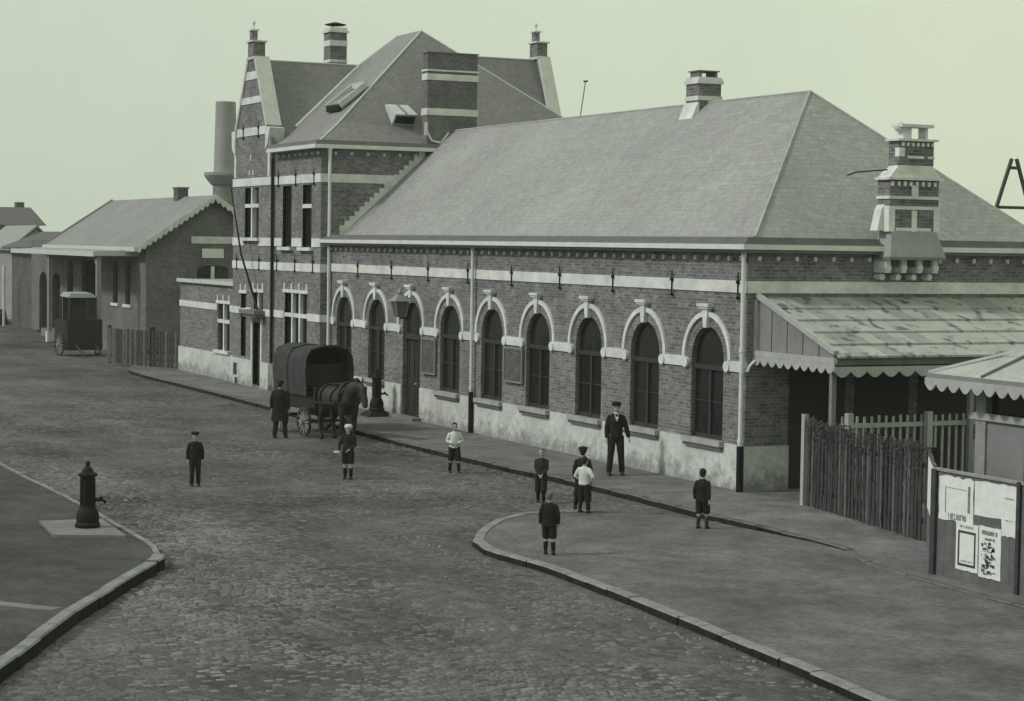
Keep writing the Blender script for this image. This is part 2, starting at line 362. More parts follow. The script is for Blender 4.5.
def kerb(name, path, z, w_, side=1, mat=('kerb', 'kerb_side'), base=ZR-.05, seg=.95, jit=.012):
    """kerb stones laid end to end along a path; the path is the outer edge"""
    P = [Vector(p) for p in path]; L = [0]
    for a, b in zip(P, P[1:]): L.append(L[-1]+(b-a).length)
    def at(s_):
        for i in range(len(L)-1):
            if s_ <= L[i+1] or i == len(L)-2:
                t = (s_-L[i])/(L[i+1]-L[i]); return P[i]+(P[i+1]-P[i])*t, (P[i+1]-P[i]).normalized()
    mb = MB(); s0 = 0
    while s0 < L[-1]-.05:
        ln = seg*random.uniform(.75, 1.25); s1 = min(s0+ln, L[-1])
        a, da = at(s0+.008); b, db = at(s1-.008); na = Vector((-da.y, da.x))*side; nb = Vector((-db.y, db.x))*side
        j = random.uniform(-jit, jit); zz = z+random.uniform(-jit, jit)*.8
        c = .025
        j -= .035
        b4 = [a+na*j, b+nb*j, b+nb*(w_+j+.03), a+na*(w_+j+.03)]
        t4 = [a+na*(j+c), b+nb*(j+c), b+nb*(w_+j+.03), a+na*(w_+j+.03)]
        bt = [(q.x, q.y, base) for q in b4]; md = [(q.x, q.y, zz-c) for q in b4]; tp = [(q.x, q.y, zz) for q in t4]
        mb.mi = 1; mb.mesh(bt+md+tp, [(0, 1, 5, 4), (1, 2, 6, 5), (2, 3, 7, 6), (3, 0, 4, 7)]); mb.mi = 0; mb.mesh(md+tp, [(0, 1, 5, 4), (1, 2, 6, 5), (2, 3, 7, 6), (3, 0, 4, 7), (4, 5, 6, 7)])  # upright sides get the near-black colour, chamfer and top the paler one
        s0 = s1
    return struct(name, mb, mat)
# station pavement
ppath = smooth_path([(-46.9, -1.7), (-43.2, -2.5), (-34, -2.6), (-26, -2.7), (-15.3, -3.0), (-8, -3.0), (-2.2, -2.7), (2.7, -2.75), (7.6, -2.75), (11.2, -3.6), (26, -3.8)])
slab('pavement', [(-49, 1.2)]+[(-48.6, -1.2)]+[(x, y+.1) for x, y in ppath]+[(26, 1.2)], 0, 'pave')
kerb('kerb', ppath, .012, .13, 1, ('pale_kerb', 'kerb_side'), jit=.012, seg=.7)
mb = MB(); mb.box(-.02, 26, 1.2, 9.5, -.3, -.004); struct('platform', mb, 'pave')
# rounded gravel apron on the right
apath = smooth_path([(24, -10.3), (18.5, -9.64), (13.48, -9.19), (8.32, -8.87), (6.6, -8.98), (5.55, -9.0), (4.6, -8.78), (3.7, -8.3), (2.9, -7.75), (2.1, -7.1), (1.55, -6.4), (1.4, -5.6), (1.7, -4.7), (2.6, -3.7), (4.2, -3.15)])
slab('forecourt', [(x, y) for x, y in apath[::-1]][:0]+[(x, y) for x, y in apath]+[(7, -2.85), (24, -3.7)], -.018, 'apron')
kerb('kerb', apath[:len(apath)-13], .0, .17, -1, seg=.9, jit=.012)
kerb('kerb', apath[len(apath)-14:], -.012, .1, -1, ('pale_kerb', 'kerb_side'), seg=.5, jit=.01)
# island with the pump, lower left
ipath1 = [(22, -24.3), (13.03, -19.2), (9.28, -17.3), (5.6, -15.15)]
ipath2 = smooth_path([(4.9, -14.86), (3.6, -14.62), (1.4, -14.56), (-2.94, -14.48), (-10.4, -14.55), (-30, -14.7)])
slab('island', [(22, -24.5)]+ipath1[1:]+[(5.1, -14.95)]+ipath2+[(-30, -30), (22, -40)], .05, 'isle')
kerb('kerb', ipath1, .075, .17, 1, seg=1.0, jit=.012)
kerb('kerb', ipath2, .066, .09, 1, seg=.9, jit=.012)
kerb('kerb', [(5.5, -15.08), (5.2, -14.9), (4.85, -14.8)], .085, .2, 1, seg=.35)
mb = MB()
pts = [(8.4+.9*i/8, -17.75-1.6*(i/8)) for i in range(9)]
for (a, b), (c, d) in zip([(6.4, -17.0), (9.0, -17.38)], [(4.0, -19.6), (8.2, -18.5)]): pass
mb.hexa([(9.15, -17.52, .03), (9.3, -17.72, .03), (5.0, -21.6, .03), (4.8, -21.4, .03)], [(9.15, -17.52, .062), (9.3, -17.72, .062), (5.0, -21.6, .062), (4.8, -21.4, .062)])
struct('paving_strip', mb, 'slab')
# loose stones and dust lumps on the cobbles (nobody could count them)
mb = MB()
for i in range(1300):
    if i < 600: x = random.gauss(-1, 5); y = random.gauss(-13.5, .5)
    elif i < 800: x = random.uniform(3, 20); y = -9.3-abs(random.gauss(0, .35))
    elif i < 1050: x = random.uniform(-40, 8); y = -3.05-abs(random.gauss(0, .3))
    else: x = random.uniform(-30, 24); y = random.uniform(-20, -3)
    if 1.3 < x and y > -9.1 and x > 1.3: continue
    if y < -14.3: continue
    s_ = random.uniform(.015, .045) * (1.6 if random.random() < .06 else 1)
    a = random.random()*6
    vs = [(x+s_*1.3*cos(a+k*pi/2), y+s_*sin(a+k*pi/2), ZR-.005) for k in range(4)]+[(x, y, ZR+s_*.7)]
    mb.mesh(vs, [(0, 1, 4), (1, 2, 4), (2, 3, 4), (3, 0, 4)])
tag(mb.build('loose_stones', 'slab'), 'scattered loose stones lying on the cobbled street', kind='stuff')

# ------------------------------------------------------------------ the station
ST = empty('station_building', (-18, 4.6, 0), 'long brick railway station with arched windows, white bands and steep slate roofs', 'station')
W = 9.3; XT = -27.09; YT = -.3; YG = -.45; XG = -32.0; XGL = -36.5; XW = -44.25
XC = [-1.698-2.977*i for i in range(9)]
OR = .72
mb = MB()
ops = [(x-OR, x+OR, 1.05 if i != 6 else 0.1, 2.92, 1.04) for i, x in enumerate(XC)]
wall(mb, FRONT(0), XT, 0, .0, 5.5, ops)
wall(mb, SIDE(0), 0, W, .0, 5.5, [])
mb.face([(0, W, 0), (XT, W, 0), (XT, W, 5.5), (0, W, 5.5)])
mb.build('wall', 'brick', ST)
# plinth, proud of the wall, broken at door
mb = MB()
mb.box(XC[6]+OR+.03, .04, -.045, 0, -.05, 1.03); mb.box(XT, XC[6]-OR-.03, -.045, 0, -.05, 1.03)
mb.box(0, .045, 0, W, -.05, 1.02)
mb.build('plinth', 'plinth', ST)
# bands
mb = MB(); mb.box(XT, .03, -.03, 0, 4.49, 4.76); mb.box(0, .03, 0, W, 4.49, 4.76); mb.build('band', 'stone', ST)
mb = MB()
edges = [0.03]+[q for x in XC for q in (x+.93, x-.93)]+[XT]
for a, b in zip(edges[::2], edges[1::2]):
    if a-b > .1:
        mb = MB(); mb.box(b, a, -.045, 0, 2.69, 2.93)
        if a < 0: mb.tube([(a, -.08, 2.79), (a, 0, 2.79)], .125, 12)
        if b > XT+.1: mb.tube([(b, -.08, 2.79), (b, 0, 2.79)], .125, 12)
        mb.build('impost_band', 'stone', ST)
# window surrounds, sills, frames
def surround():
    mb = MB(); n = 20; ro, ri = 1.09, .975; zc = 2.93
    ring = [(cos(pi*k/n), sin(pi*k/n)) for k in range(n+1)]
    for (c0, s0), (c1, s1) in zip(ring, ring[1:]):
        b = [(ri*c0, -.06, zc+ri*s0*1.0), (ro*c0, -.06, zc+ro*s0*1.0), (ro*c1, -.06, zc+ro*s1), (ri*c1, -.06, zc+ri*s1)]
        mb.hexa(b, [(x, .0, z) for x, y, z in b])
    mb.hexa([(-.07, -.1, 3.64), (.07, -.1, 3.64), (.07, 0, 3.64), (-.07, 0, 3.64)], [(-.12, -.11, 4.08), (.12, -.11, 4.08), (.12, 0, 4.08), (-.12, 0, 4.08)])
    mb.box(-.2, .2, -.15, 0, 4.08, 4.13); mb.box(-.25, .25, -.18, 0, 4.13, 4.2)
    return mb
def window_frame(z0=1.05):
    mb = MB(); d0, d1 = .09, .15; zc = 2.92
    for s_ in (-1, 1): mb.box(s_*OR-.04 if s_ > 0 else -OR-.0, s_*OR if s_ > 0 else -OR+.06, d0, d1, z0, zc)
    mb.box(-OR, OR, d0-.03, d1, 2.66, 2.77); mb.box(-.045, .045, d0-.01, d1, z0, 2.66); mb.box(-OR, OR, d0, d1, z0, z0+.1)
    mb.box(-OR+.06, -.045, d0+.02, d1, 1.9, 1.93); mb.box(.045, OR-.04, d0+.02, d1, 1.9, 1.93)
    n = 14
    for k in range(n):
        a, b = pi*k/n, pi*(k+1)/n; ro, ri = OR+.0, OR-.07
        q = [(ri*cos(a), d0, zc+ri*sin(a)*1.04), (ro*cos(a), d0, zc+ro*sin(a)*1.04), (ro*cos(b), d0, zc+ro*sin(b)*1.04), (ri*cos(b), d0, zc+ri*sin(b)*1.04)]
        mb.hexa(q, [(x, d1, z) for x, y, z in q])
    return mb
def glass(z0, hw=OR, zs=2.92, arch=1.04, d=.135):
    mb = MB(); pts = [(-hw, z0), (hw, z0)]
    pts += [(hw*cos(pi*k/14), zs+hw*arch*sin(pi*k/14)) for k in range(15)] if arch else [(hw, zs), (-hw, zs)]
    mb.face([(x, d, z) for x, z in pts]); return mb
def curtain():   # pale half blinds behind some panes are skipped; a dark room box behind every pane instead
    mb = MB(); return mb
L0 = ST.location
def place(o, x, y=0, z=0): o.location = Vector((x, y, z))-L0; return o
w0 = None
for i, x in enumerate(XC):
    if i == 0:
        sr = surround().build('window_surround', 'stone', ST, local=True); place(sr, x); s0_ = sr
    else: place(dup(s0_), x)
    if i == 6: continue
    if w0 is None:
        w0 = window_frame().build('window', 'frame', ST, local=True); place(w0, x)
        glass(1.05).build('pane', 'glass', w0, local=True)
        sl = MB().box(-.88, .86, -.17, 0, .93, 1.05).build('sill', 'sillm', ST, local=True); place(sl, x)
        sb = MB().box(-.86, .84, -.13, -.046, .85, .93).build('sill_moulding', 'hoard', ST, local=True); place(sb, x)
    else: place(dup(w0), x); place(dup(sl), x); place(dup(sb), x)
# door bay
d_ = empty('door', (0, 0, 0)); d_.parent = ST; place(d_, XC[6])
bpy.data.objects.remove(d_)
mb = MB()
mb.box(-OR+.05, -.012, .16, .21, .13, 2.5); mb.box(.012, OR-.05, .16, .21, .13, 2.5)
for s_ in (-1, 1):
    for za, zb in ((.3, 1.0), (1.15, 2.35)):
        for q in ((.1, .16), (.52, .58)): mb.box(min(s_*q[0], s_*q[1]), max(s_*q[0], s_*q[1]), .14, .16, za, zb)
        mb.box(min(s_*.1, s_*.58), max(s_*.1, s_*.58), .143, .16, za-.06, za); mb.box(min(s_*.1, s_*.58), max(s_*.1, s_*.58), .143, .16, zb, zb+.06)
dr = mb.build('door', 'door', ST, local=True); place(dr, XC[6])
MB().tube([(.07, .1, 1.1), (.07, .16, 1.1)], .03).build('handle', 'leadw', dr, local=True)
mb = MB(); mb.box(-OR, OR, .05, .22, 2.5, 2.66); mb.box(-OR, -OR+.05, .14, .22, .1, 2.5); mb.box(OR-.05, OR, .14, .22, .1, 2.5); mb.box(-.03, .03, .15, .22, 2.66, 3.6)
fl = mb.build('door_frame', 'frame', ST, local=True); place(fl, XC[6])
gl = glass(2.66).build('fanlight', 'glass', ST, local=True); place(gl, XC[6])
MB().box(XC[6]-.95, XC[6]+.95, -.35, .14, -.02, .1).build('doorstep', 'slab', ST)
# cornice / gutter
def run(mb, d, z0, z1, x0=XT, ye=W+.3):     # L shaped course around the front and the right end, standing d out
    mb.box(x0, d, -d, 0, z0, z1); mb.box(0, d, 0, ye, z0, z1)
mb = MB(); run(mb, .36, 5.47, 5.585); mb.build('gutter', 'paint', ST)
mb = MB(); run(mb, .28, 5.40, 5.47); mb.build('soffit', 'lead', ST)
mb = MB()
run(mb, .33, 5.585, 5.63); run(mb, .2, 5.63, 5.68); mb.box(XT, .12, -.12, .55, 5.66, 5.75); mb.box(-.55, .12, .55, W, 5.66, 5.75); mb.build('parapet', 'lead', ST)
mb = MB()
k = -.25
dn = None
def dentil(x, y):
    global dn
    if dn is None: dn = MB().box(-.035, .035, -.035, .035, 0, .1).build('dentil', 'stone', ST, local=True); place(dn, x, y, 5.22)
    else: place(dup(dn), x, y, 5.22)
while k > XT+.2: dentil(k, -.04); k -= .5
k = .25
while k < W-.1: dentil(.04, k); k += .5
# main roof
a0 = (.5, 5.75); YR = 4.62; ZRG = 9.5
mb = MB(); mb.mi = 0
mb.face([(XT, .44, 5.74), (-.44, .44, 5.74), (-4.6, YR, ZRG), (XT, YR, ZRG)])
mb.mi = 1; mb.face([(-.44, .44, 5.74), (-.44, W-.3, 5.74), (-4.6, YR, ZRG)])
mb.mi = 0; mb.face([(XT, W-.3, 5.74), (-.44, W-.3, 5.74), (-4.6, YR, ZRG), (XT, YR, ZRG)])
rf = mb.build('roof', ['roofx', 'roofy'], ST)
mb = MB(); mb.tube([(-.42, .42, 5.76), (-4.6, YR, ZRG+.01)], .032, 6); mb.tube([(-.48, W-.35, 5.76), (-4.6, YR, ZRG+.01)], .032, 6)
mb.tube([(XT, YR, ZRG), (-4.6, YR, ZRG)], .035, 6); mb.build('ridge_capping', 'canopy', rf)
# ridge chimney
cx = -9.95; yc = 4.68; hx, hy = .34, .36
def cbox(mb, e, z0, z1, ey=None): mb.box(cx-hx-e, cx+hx+e, yc-hy-e, yc+hy+e, z0, z1)
mb = MB(); cbox(mb, 0, 9.0, 10.02); ch = mb.build('chimney', 'brick', rf)
mb = MB(); cbox(mb, .03, 9.56, 9.68); cbox(mb, .05, 10.02, 10.12); cbox(mb, .02, 10.12, 10.2)
mb.hexa([(cx-.36, 4.1, 9.04), (cx+.36, 4.1, 9.04), (cx+.36, 4.34, 9.2), (cx-.36, 4.34, 9.2)], [(cx-.36, 4.29, 9.5), (cx+.36, 4.29, 9.5), (cx+.36, 4.34, 9.5), (cx-.36, 4.34, 9.5)])
mb.build('chimney_trim', 'stone', ch)
mb = MB()
for q in (-.25, .25): mb.box(cx-.25, cx+.25, yc+q-.04, yc+q+.04, 10.2, 10.36)
mb.box(cx-.3, cx+.3, yc-.34, yc+.34, 10.36, 10.39); mb.build('chimney_cap', 'lead', ch)
# corbelled end chimney, on the right wall
c0, c1 = 3.46, 4.84; cm = (c0+c1)/2; D = .48
mb = MB()
mb.box(.0, D, c0, c1, 5.98, 7.12); mb.box(.05, D-.04, c0+.26, c1-.14, 7.45, 8.02)
ec = mb.build('chimney', 'brick', ST)
mb = MB()
mb.hexa([(0, c0-.08, 5.35), (D+.2, c0-.08, 5.35), (D+.2, c1+.1, 5.35), (0, c1+.1, 5.35)], [(0, c0+.06, 5.95), (D+.02, c0+.06, 5.95), (D+.02, c1-.06, 5.95), (0, c1-.06, 5.95)])
mb.build('chimney_apron', 'stack', ec)
MB().box(0, D+.2, c0-.1, c1+.12, 5.28, 5.35).build('chimney_shelf', 'lead', ec)
for k in range(4):
    y = c0+.02+k*(c1-c0-.04)/3
    mb = MB(); mb.box(0, D-.02, y-.07, y+.07, 4.98, 5.28); mb.tube([(0, y, 5.1), (D, y, 5.1)], .085, 10); mb.tube([(0, y, 4.88), (.25, y, 4.88)], .075, 10); mb.build('corbel', 'stone', ec)
mb = MB(); mb.box(0, D-.12, c0, c1, 5.12, 5.28); mb.build('corbel_arches', 'brick_dark', ec)
mb = MB()
mb.box(.3, D+.03, c0-.03, c0+.14, 5.93, 6.5); mb.box(.3, D+.03, c1-.14, c1+.03, 5.93, 6.5); mb.box(.3, D+.03, cm-.07, cm+.07, 5.93, 6.42)
mb.box(.0, D+.02, c0-.02, c1+.02, 6.44, 6.52); mb.box(.3, D+.02, c0+.18, c1-.2, 5.93, 6.02)
mb.box(.0, D+.03, c0-.03, c1+.03, 6.68, 6.75); mb.box(.3, D+.03, cm-.09, cm+.09, 6.75, 7.0)
mb.box(-.02, D+.08, c0-.08, c1+.08, 7.12, 7.18)
mb.hexa([(0, c0-.02, 7.18), (D+.02, c0-.02, 7.18), (D+.02, c1+.02, 7.18), (0, c1+.02, 7.18)], [(.08, c0+.27, 7.46), (D-.04, c0+.27, 7.46), (D-.04, c1-.15, 7.46), (.08, c1-.15, 7.46)])
mb.box(.3, D-.01, cm-.2, cm+.26, 7.62, 7.68); mb.box(.3, D-.01, c0+.25, c0+.4, 7.66, 7.86); mb.box(.3, D-.01, c1-.32, c1-.13, 7.62, 7.68)
mb.box(.0, D+.04, c0+.18, c1-.06, 8.02, 8.07)
mb.box(.1, .36, c0+.42, c0+.66, 8.07, 8.34); mb.box(.1, .36, c1-.34, c1-.26, 8.07, 8.34); mb.box(.04, D-.02, c0+.32, c1-.16, 8.34, 8.41)
mb.ball((.25, c0+.38, 8.36), .13, 12)
mb.hexa([(.02, c0-.2, 5.95), (.3, c0-.2, 5.95), (.3, c0, 5.95), (.02, c0, 5.95)], [(.02, c0-.08, 6.45), (.3, c0-.08, 6.45), (.3, c0, 6.55), (.02, c0, 6.55)])
mb.build('chimney_trim', 'stone', ec)
mb = MB()
k = c0+.05
while k < c1: mb.box(D, D+.06, k-.03, k+.03, 6.98, 7.08); k += .17
k = c0+.34
while k < c1-.16: mb.box(D-.04, D+.02, k-.025, k+.025, 7.9, 7.98); k += .14
mb.build('tooth_course', 'stone', ec)
MB().tube([(.3, c0+.05, 7.35), (-.35, 3.1, 7.3), (-.5, 2.95, 7.22)], .018, 6).build('iron_stay', 'iron', ec)
# wall ties
def tie():
    mb = MB(); mb.tube([(0, -.05, -.28), (0, -.05, .2)], .018, 6); mb.ball((0, -.05, -.28), .045, 8); mb.ball((0, -.05, .08), .05, 8, (1.4, 1, 1)); mb.box(-.012, .012, -.06, -.04, .2, .3)
    return mb
t0 = tie().build('wall_tie', 'iron', ST, local=True); place(t0, -.36, 0, 4.65)
for x in [-.36-2.977*k for k in range(1, 9)]: place(dup(t0), x if x > -26.9 else -26.5, 0, 4.65)
for x in (-27.75, -29.62, -31.6): place(dup(t0), x, YT, 4.72)
for x in (-27.7, -29.6, -31.5): place(dup(t0), x, YT, 7.78)
for x in (-33.2, -35.9): place(dup(t0), x, YG, 4.72)
for x in (-33.4, -35.2): place(dup(t0), x, YG, 9.65)
# downpipes
def pipe(x, y, z0, z1, r, lower=None):
    mb = MB(); mb.tube([(x, y, z0), (x, y, z1)], r, 10)
    for z in (z1-.02, (z0+z1)/2, z0+.1): mb.tube([(x, y, z-.04), (x, y, z+.04)], r*1.3, 10)
    mb.tube([(x, y, z1), (x, y-.0, z1+.12)], [r, r*1.8], 10)
    p = mb.build('downpipe', 'paint', ST, smooth=False)
    if lower: MB().tube([(x, y, lower[0]), (x, y, lower[1])], r*1.5, 10).build('pipe_boot', 'iron', p)
pipe(.0, -.13, 1.04, 5.36, .052, (0, 1.04)); pipe(-14.75, -.12, 1.2, 5.36, .048, (0, 1.2)); pipe(XT+.3, -.1, 0.05, 8.6, .055)
mb = MB(); mb.tube([(XG-.02, YG+.05, 0), (XG-.02, YG+.05, 8.5)], .055, 8); mb.build('downpipe', 'iron', ST)
mb = MB(); mb.tube([(.08, -.02, 2.72), (.1, .02, 2.85), (.14, .14, 2.98)], .035, 8); mb.build('downpipe', 'paint', ST)

# ---- tower block
mb = MB()
tw = [(-31.1, -30.12, 5.3, 7.5, 0), (-28.95, -28.0, 5.3, 7.5, 0), (-30.78, -28.4, 1.6, 3.66, 0)]
wall(mb, FRONT(YT), XG, XT, 0, 8.72, tw)
wall(mb, SIDE(XT), YT, 11.4, 0, 8.72, [])
mb.face([(XGL, 11.4, 0), (XT, 11.4, 0), (XT, 11.4, 8.72), (XGL, 11.4, 8.72)]); mb.face([(XGL, 11.4, 0), (XGL, YG, 0), (XGL, YG, 8.72), (XGL, 11.4, 8.72)])
gw = [(-35.05, -33.4, 5.62, 7.5, 0), (-35.45, -34.85, 1.1, 3.5, 0), (-33.9, -32.82, 2.95, 3.58, 0), (-33.95, -32.98, .1, 2.45, 0)]
gw2 = [(-34.5, -34.2, 9.8, 10.65, 0)]
wall(mb, FRONT(YG), XGL, XG, 0, 9.3, gw)
mb.face([(XG, YG, 0), (XG, YT, 0), (XG, YT, 9.3), (XG, YG, 9.3)])
# shaped gable
gxl, gxr = -36.15, -32.45; gm_ = (gxl+gxr)/2
gp = [(gxl, 9.3), (gxr, 9.3), (gxr, 9.75), (gm_+.42, 12.3), (gm_-.42, 12.3), (gxl, 9.75)]
for yy in (YG, .04): mb.face([(x, yy, z) for x, z in gp])
for yy in (11.36, 11.75): mb.face([(x, yy, z+(.6 if z > 10 else 0)) for x, z in gp])
mb.face([(gp[0][0], 11.75, 8), (gp[1][0], 11.75, 8), (gp[1][0], 11.75, 9.3), (gp[0][0], 11.75, 9.3)])
mb.build('wall', 'brick', ST)
# gable copings, blocks, finials
for y0, y1, dz in ((YG-.06, .06, 0), (11.3, 11.8, .62)):
    mb = MB()
    for s_, (x0, x1) in ((1, (gxr, gm_+.42)), (-1, (gxl, gm_-.42))):
        xa, za, xb, zb = x0, 9.72, x1, 12.32+dz; o_ = .08*s_
        mb.hexa([(xa-o_, y0, za-.02), (xb-o_, y0, zb-.02), (xb-o_, y1, zb-.02), (xa-o_, y1, za-.02)], [(xa+o_, y0, za+.06), (xb+o_*.8, y0, zb+.06), (xb+o_*.8, y1, zb+.06), (xa+o_, y1, za+.06)])
    mb.box(gm_-.46, gm_+.46, y0, y1, 12.3+dz, 12.4+dz)
    mb.build('coping', 'leadw', ST)
    ym = y0+.2
    mb = MB(); mb.box(gm_-.36, gm_+.3, ym-.2, ym+.26, 12.4+dz, 12.95+dz); mb.box(gm_-.28, gm_-.0, ym-.16, ym+.06, 13.0+dz, 13.38+dz)
    fn = mb.build('finial', 'brick', ST)
    mb = MB(); mb.box(gm_-.43, gm_+.37, ym-.27, ym+.33, 12.94+dz, 13.0+dz); mb.box(gm_-.33, gm_+.05, ym-.21, ym+.11, 13.38+dz, 13.44+dz)
    mb.lathe((gm_-.14, ym-.05, 13.44+dz), [(.07, 0), (.03, .08), (.03, .16), (.07, .23), (.05, .3), (.01, .34)], 8); mb.build('finial_cap', 'stone', fn)
mb = MB()       # kneelers
mb.hexa([(-32.5, YG-.08, 8.85), (XG-.2, YG-.08, 9.1), (XG-.2, .06, 9.1), (-32.5, .06, 8.85)], [(-32.5, YG-.08, 9.72), (XG+.02, YG-.08, 9.66), (XG+.02, .06, 9.66), (-32.5, .06, 9.72)])
mb.build('kneeler', 'stone', ST); mb = MB()
mb.hexa([(XGL, YG-.08, 9.0), (-36.1, YG-.08, 8.75), (-36.1, .5, 8.75), (XGL, .5, 9.0)], [(XGL-.05, YG-.08, 9.66), (-36.1, YG-.08, 9.72), (-36.1, .5, 9.72), (XGL-.05, .5, 9.66)])
mb.build('kneeler', 'stone', ST)
# white bands of tower
def band(mb, z0, z1, gaps_t=(), gaps_g=(), side=True):
    def seg(a, b, Y, gaps):
        cuts = [a]+[q for g in sorted(gaps) for q in g]+[b]
        for p, q in zip(cuts[::2], cuts[1::2]):
            if q-p > .02: mb.box(p, q, Y-.03, Y, z0, z1)
    seg(XG, XT+.03, YT, gaps_t); seg(XGL-.02, XG+.02, YG, gaps_g)
    if side: mb.box(XT, XT+.03, YT, 0 if z1 < 5.4 else 3.5, z0, z1)
mb = MB()
band(mb, 7.56, 7.86)
band(mb, 5.32, 5.62, [(-31.15, -30.05), (-29.0, -27.95)], [(-35.1, -33.35)], True)
band(mb, 4.44, 4.73)
band(mb, 2.72, 2.98, [(-30.85, -28.33)], [(-35.5, -34.8), (-34.2, -32.7)])
mb.box(gxl+.1, gxr-.1, YG-.03, YG, 9.45, 9.75); mb.box(gxl+.55, gxr-.55, YG-.03, YG, 10.65, 10.9); mb.box(gxl+1.05, gxr-1.05, YG-.03, YG, 11.55, 11.85)
mb.build('band', 'stone', ST)
mb = MB()
for q in (gxl-.2, gxr+.1): MB().box(q, q+.22, YG-.025, YG, 7.9, 9.3).build('quoin', 'stone', ST)
for q in (-34.55, -34.1): MB().box(q, q+.1, YG-.03, YG, 7.97, 8.15).build('stone_block', 'stone', ST)
MB().box(-34.4, -34.28, YG-.03, YG, 8.5, 8.75).build('stone_block', 'stone', ST)
mb = MB(); mb.box(XG, XT, YT-.06, YT, 0, 1.0); mb.box(-32.9, XG+.05, YG-.06, YG, 0, 1.0); mb.box(XGL, -34.0, YG-.06, YG, 0, 1.0); mb.box(XT, XT+.05, YT-.06, 0, 0, 1.0); mb.box(XG, XG+.06, YG-.06, YT, 0, 1.0)
mb.build('plinth', 'plinth', ST)
mb = MB(); mb.box(-36.15, -35.75, YG-.075, YG-.06, .35, .8); mb.box(-35.95, -35.7, YG-.08, YG-.06, .02, .25); mb.build('hatch', 'frame', ST)
# rectangular windows
def rectwin(x0, x1, z0, z1, Y, nm=1, trans=None, stone_m=True, sill=True, ears=False):
    mb = MB(); d0, d1 = Y+.12, Y+.18
    mb.box(x0, x0+.05, d0, d1, z0, z1); mb.box(x1-.05, x1, d0, d1, z0, z1); mb.box(x0, x1, d0, d1, z1-.05, z1); mb.box(x0, x1, d0, d1, z0, z0+.06)
    wn = mb.build('window', 'frame', ST)
    mb = MB(); mb.face([(x0, Y+.16, z0), (x1, Y+.16, z0), (x1, Y+.16, z1), (x0, Y+.16, z1)]); mb.build('pane', 'glass', wn)
    mb = MB()
    for k in range(1, nm): xm = x0+(x1-x0)*k/nm; mb.box(xm-.07, xm+.07, Y-.01, Y+.11, z0, z1)
    if trans: mb.box(x0, x1, Y-.015, Y+.11, trans-.07, trans+.07)
    if ears:
        for k in range(nm+1): xm = x0+(x1-x0)*k/nm; mb.box(xm-.06, xm+.06, Y-.04, Y, z1+.12, z1+.34)
        mb.box(x0-.15, x1+.15, Y-.05, Y, z1, z1+.12)
    if mb.v: mb.build('mullion', 'stone', wn)
    if sill: MB().box(x0-.2, x1+.2, Y-.15, Y, z0-.12, z0).build('sill', 'stone', wn)
rectwin(-31.1, -30.12, 5.3, 7.5, YT, 1); rectwin(-28.95, -28.0, 5.3, 7.5, YT, 1, 6.75)
rectwin(-30.78, -28.4, 1.6, 3.66, YT, 3, 2.86, ears=True)
rectwin(-35.05, -33.4, 5.62, 7.5, YG, 2, 6.82); rectwin(-35.45, -34.85, 1.1, 3.5, YG, 1, 2.86, ears=True, sill=False)
rectwin(-33.9, -32.82, 2.95, 3.58, YG, 2, ears=True, sill=False); 
mb = MB(); mb.box(-34.5, -34.2, YG+.05, YG+.1, 9.8, 10.65); mb.build('slit_window', 'glass', ST)
MB().box(-33.95, -32.98, YG+.18, YG+.24, .1, 2.45).build('door', 'door', ST)
mb = MB(); mb.box(-34.1, -33.95, YG-.05, YG+.1, .0, 2.6); mb.box(-32.98, -32.83, YG-.05, YG+.1, 0, 2.6); mb.build('door_frame', 'stone', ST)
mb = MB(); mb.box(-34.35, -32.5, YG-.45, YG, 2.78, 2.92); mb.box(-34.2, -32.65, YG-.35, YG, 2.66, 2.78); mb.build('balcony_ledge', 'lead', ST)
# tower eaves
mb = MB(); mb.box(XG+.1, XT+.38, YT-.38, YT, 8.72, 8.85); mb.box(XT, XT+.38, YT, 11.6, 8.72, 8.85); mb.build('gutter', 'paint', ST)
mb = MB(); mb.box(XG+.1, XT+.30, YT-.30, YT+.2, 8.85, 9.0); mb.box(XT-.2, XT+.30, YT+.2, 11.6, 8.85, 9.0); mb.build('parapet', 'lead', ST)
mb = MB(); k = -27.3
tdn = MB().box(-.04, .04, -.04, .04, 0, .1).build('dentil', 'stone', ST, local=True); place(tdn, k, YT-.04, 8.52); k -= .6
while k > XG: place(dup(tdn), k, YT-.04, 8.52); k -= .6
k = .2
while k < 3.5: place(dup(tdn), XT+.04, k, 8.52); k += .6
# tower roofs: bell-cast pyramid with a short ridge, and a cross gable roof
YP = 5.4; ZP = 13.5; xr0, xr1 = -34.3, -31.9
ex, eyf, eyb, exl = XT+.1, YT-.1, 11.6, XGL-.2
bx, byf, byb, bxl = XT-.95, YT+.95, 10.6, XGL+.95
ze, zb_ = 8.98, 9.66
E0 = [(ex, eyf, ze), (exl, eyf, ze), (exl, eyb, ze), (ex, eyb, ze)]; B0 = [(bx, byf, zb_), (bxl, byf, zb_), (bxl, byb, zb_), (bx, byb, zb_)]
T0 = [(xr1, YP, ZP), (xr0, YP, ZP)]
mb = MB()
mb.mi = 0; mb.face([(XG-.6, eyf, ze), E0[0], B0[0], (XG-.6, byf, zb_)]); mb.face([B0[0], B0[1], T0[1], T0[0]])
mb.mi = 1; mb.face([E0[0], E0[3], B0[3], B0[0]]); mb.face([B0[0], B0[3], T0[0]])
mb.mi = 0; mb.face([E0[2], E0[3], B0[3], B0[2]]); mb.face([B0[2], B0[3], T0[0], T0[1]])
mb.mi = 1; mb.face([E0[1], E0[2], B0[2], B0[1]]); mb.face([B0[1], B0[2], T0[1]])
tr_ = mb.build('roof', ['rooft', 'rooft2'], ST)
zc_ = 12.3
mb = MB()
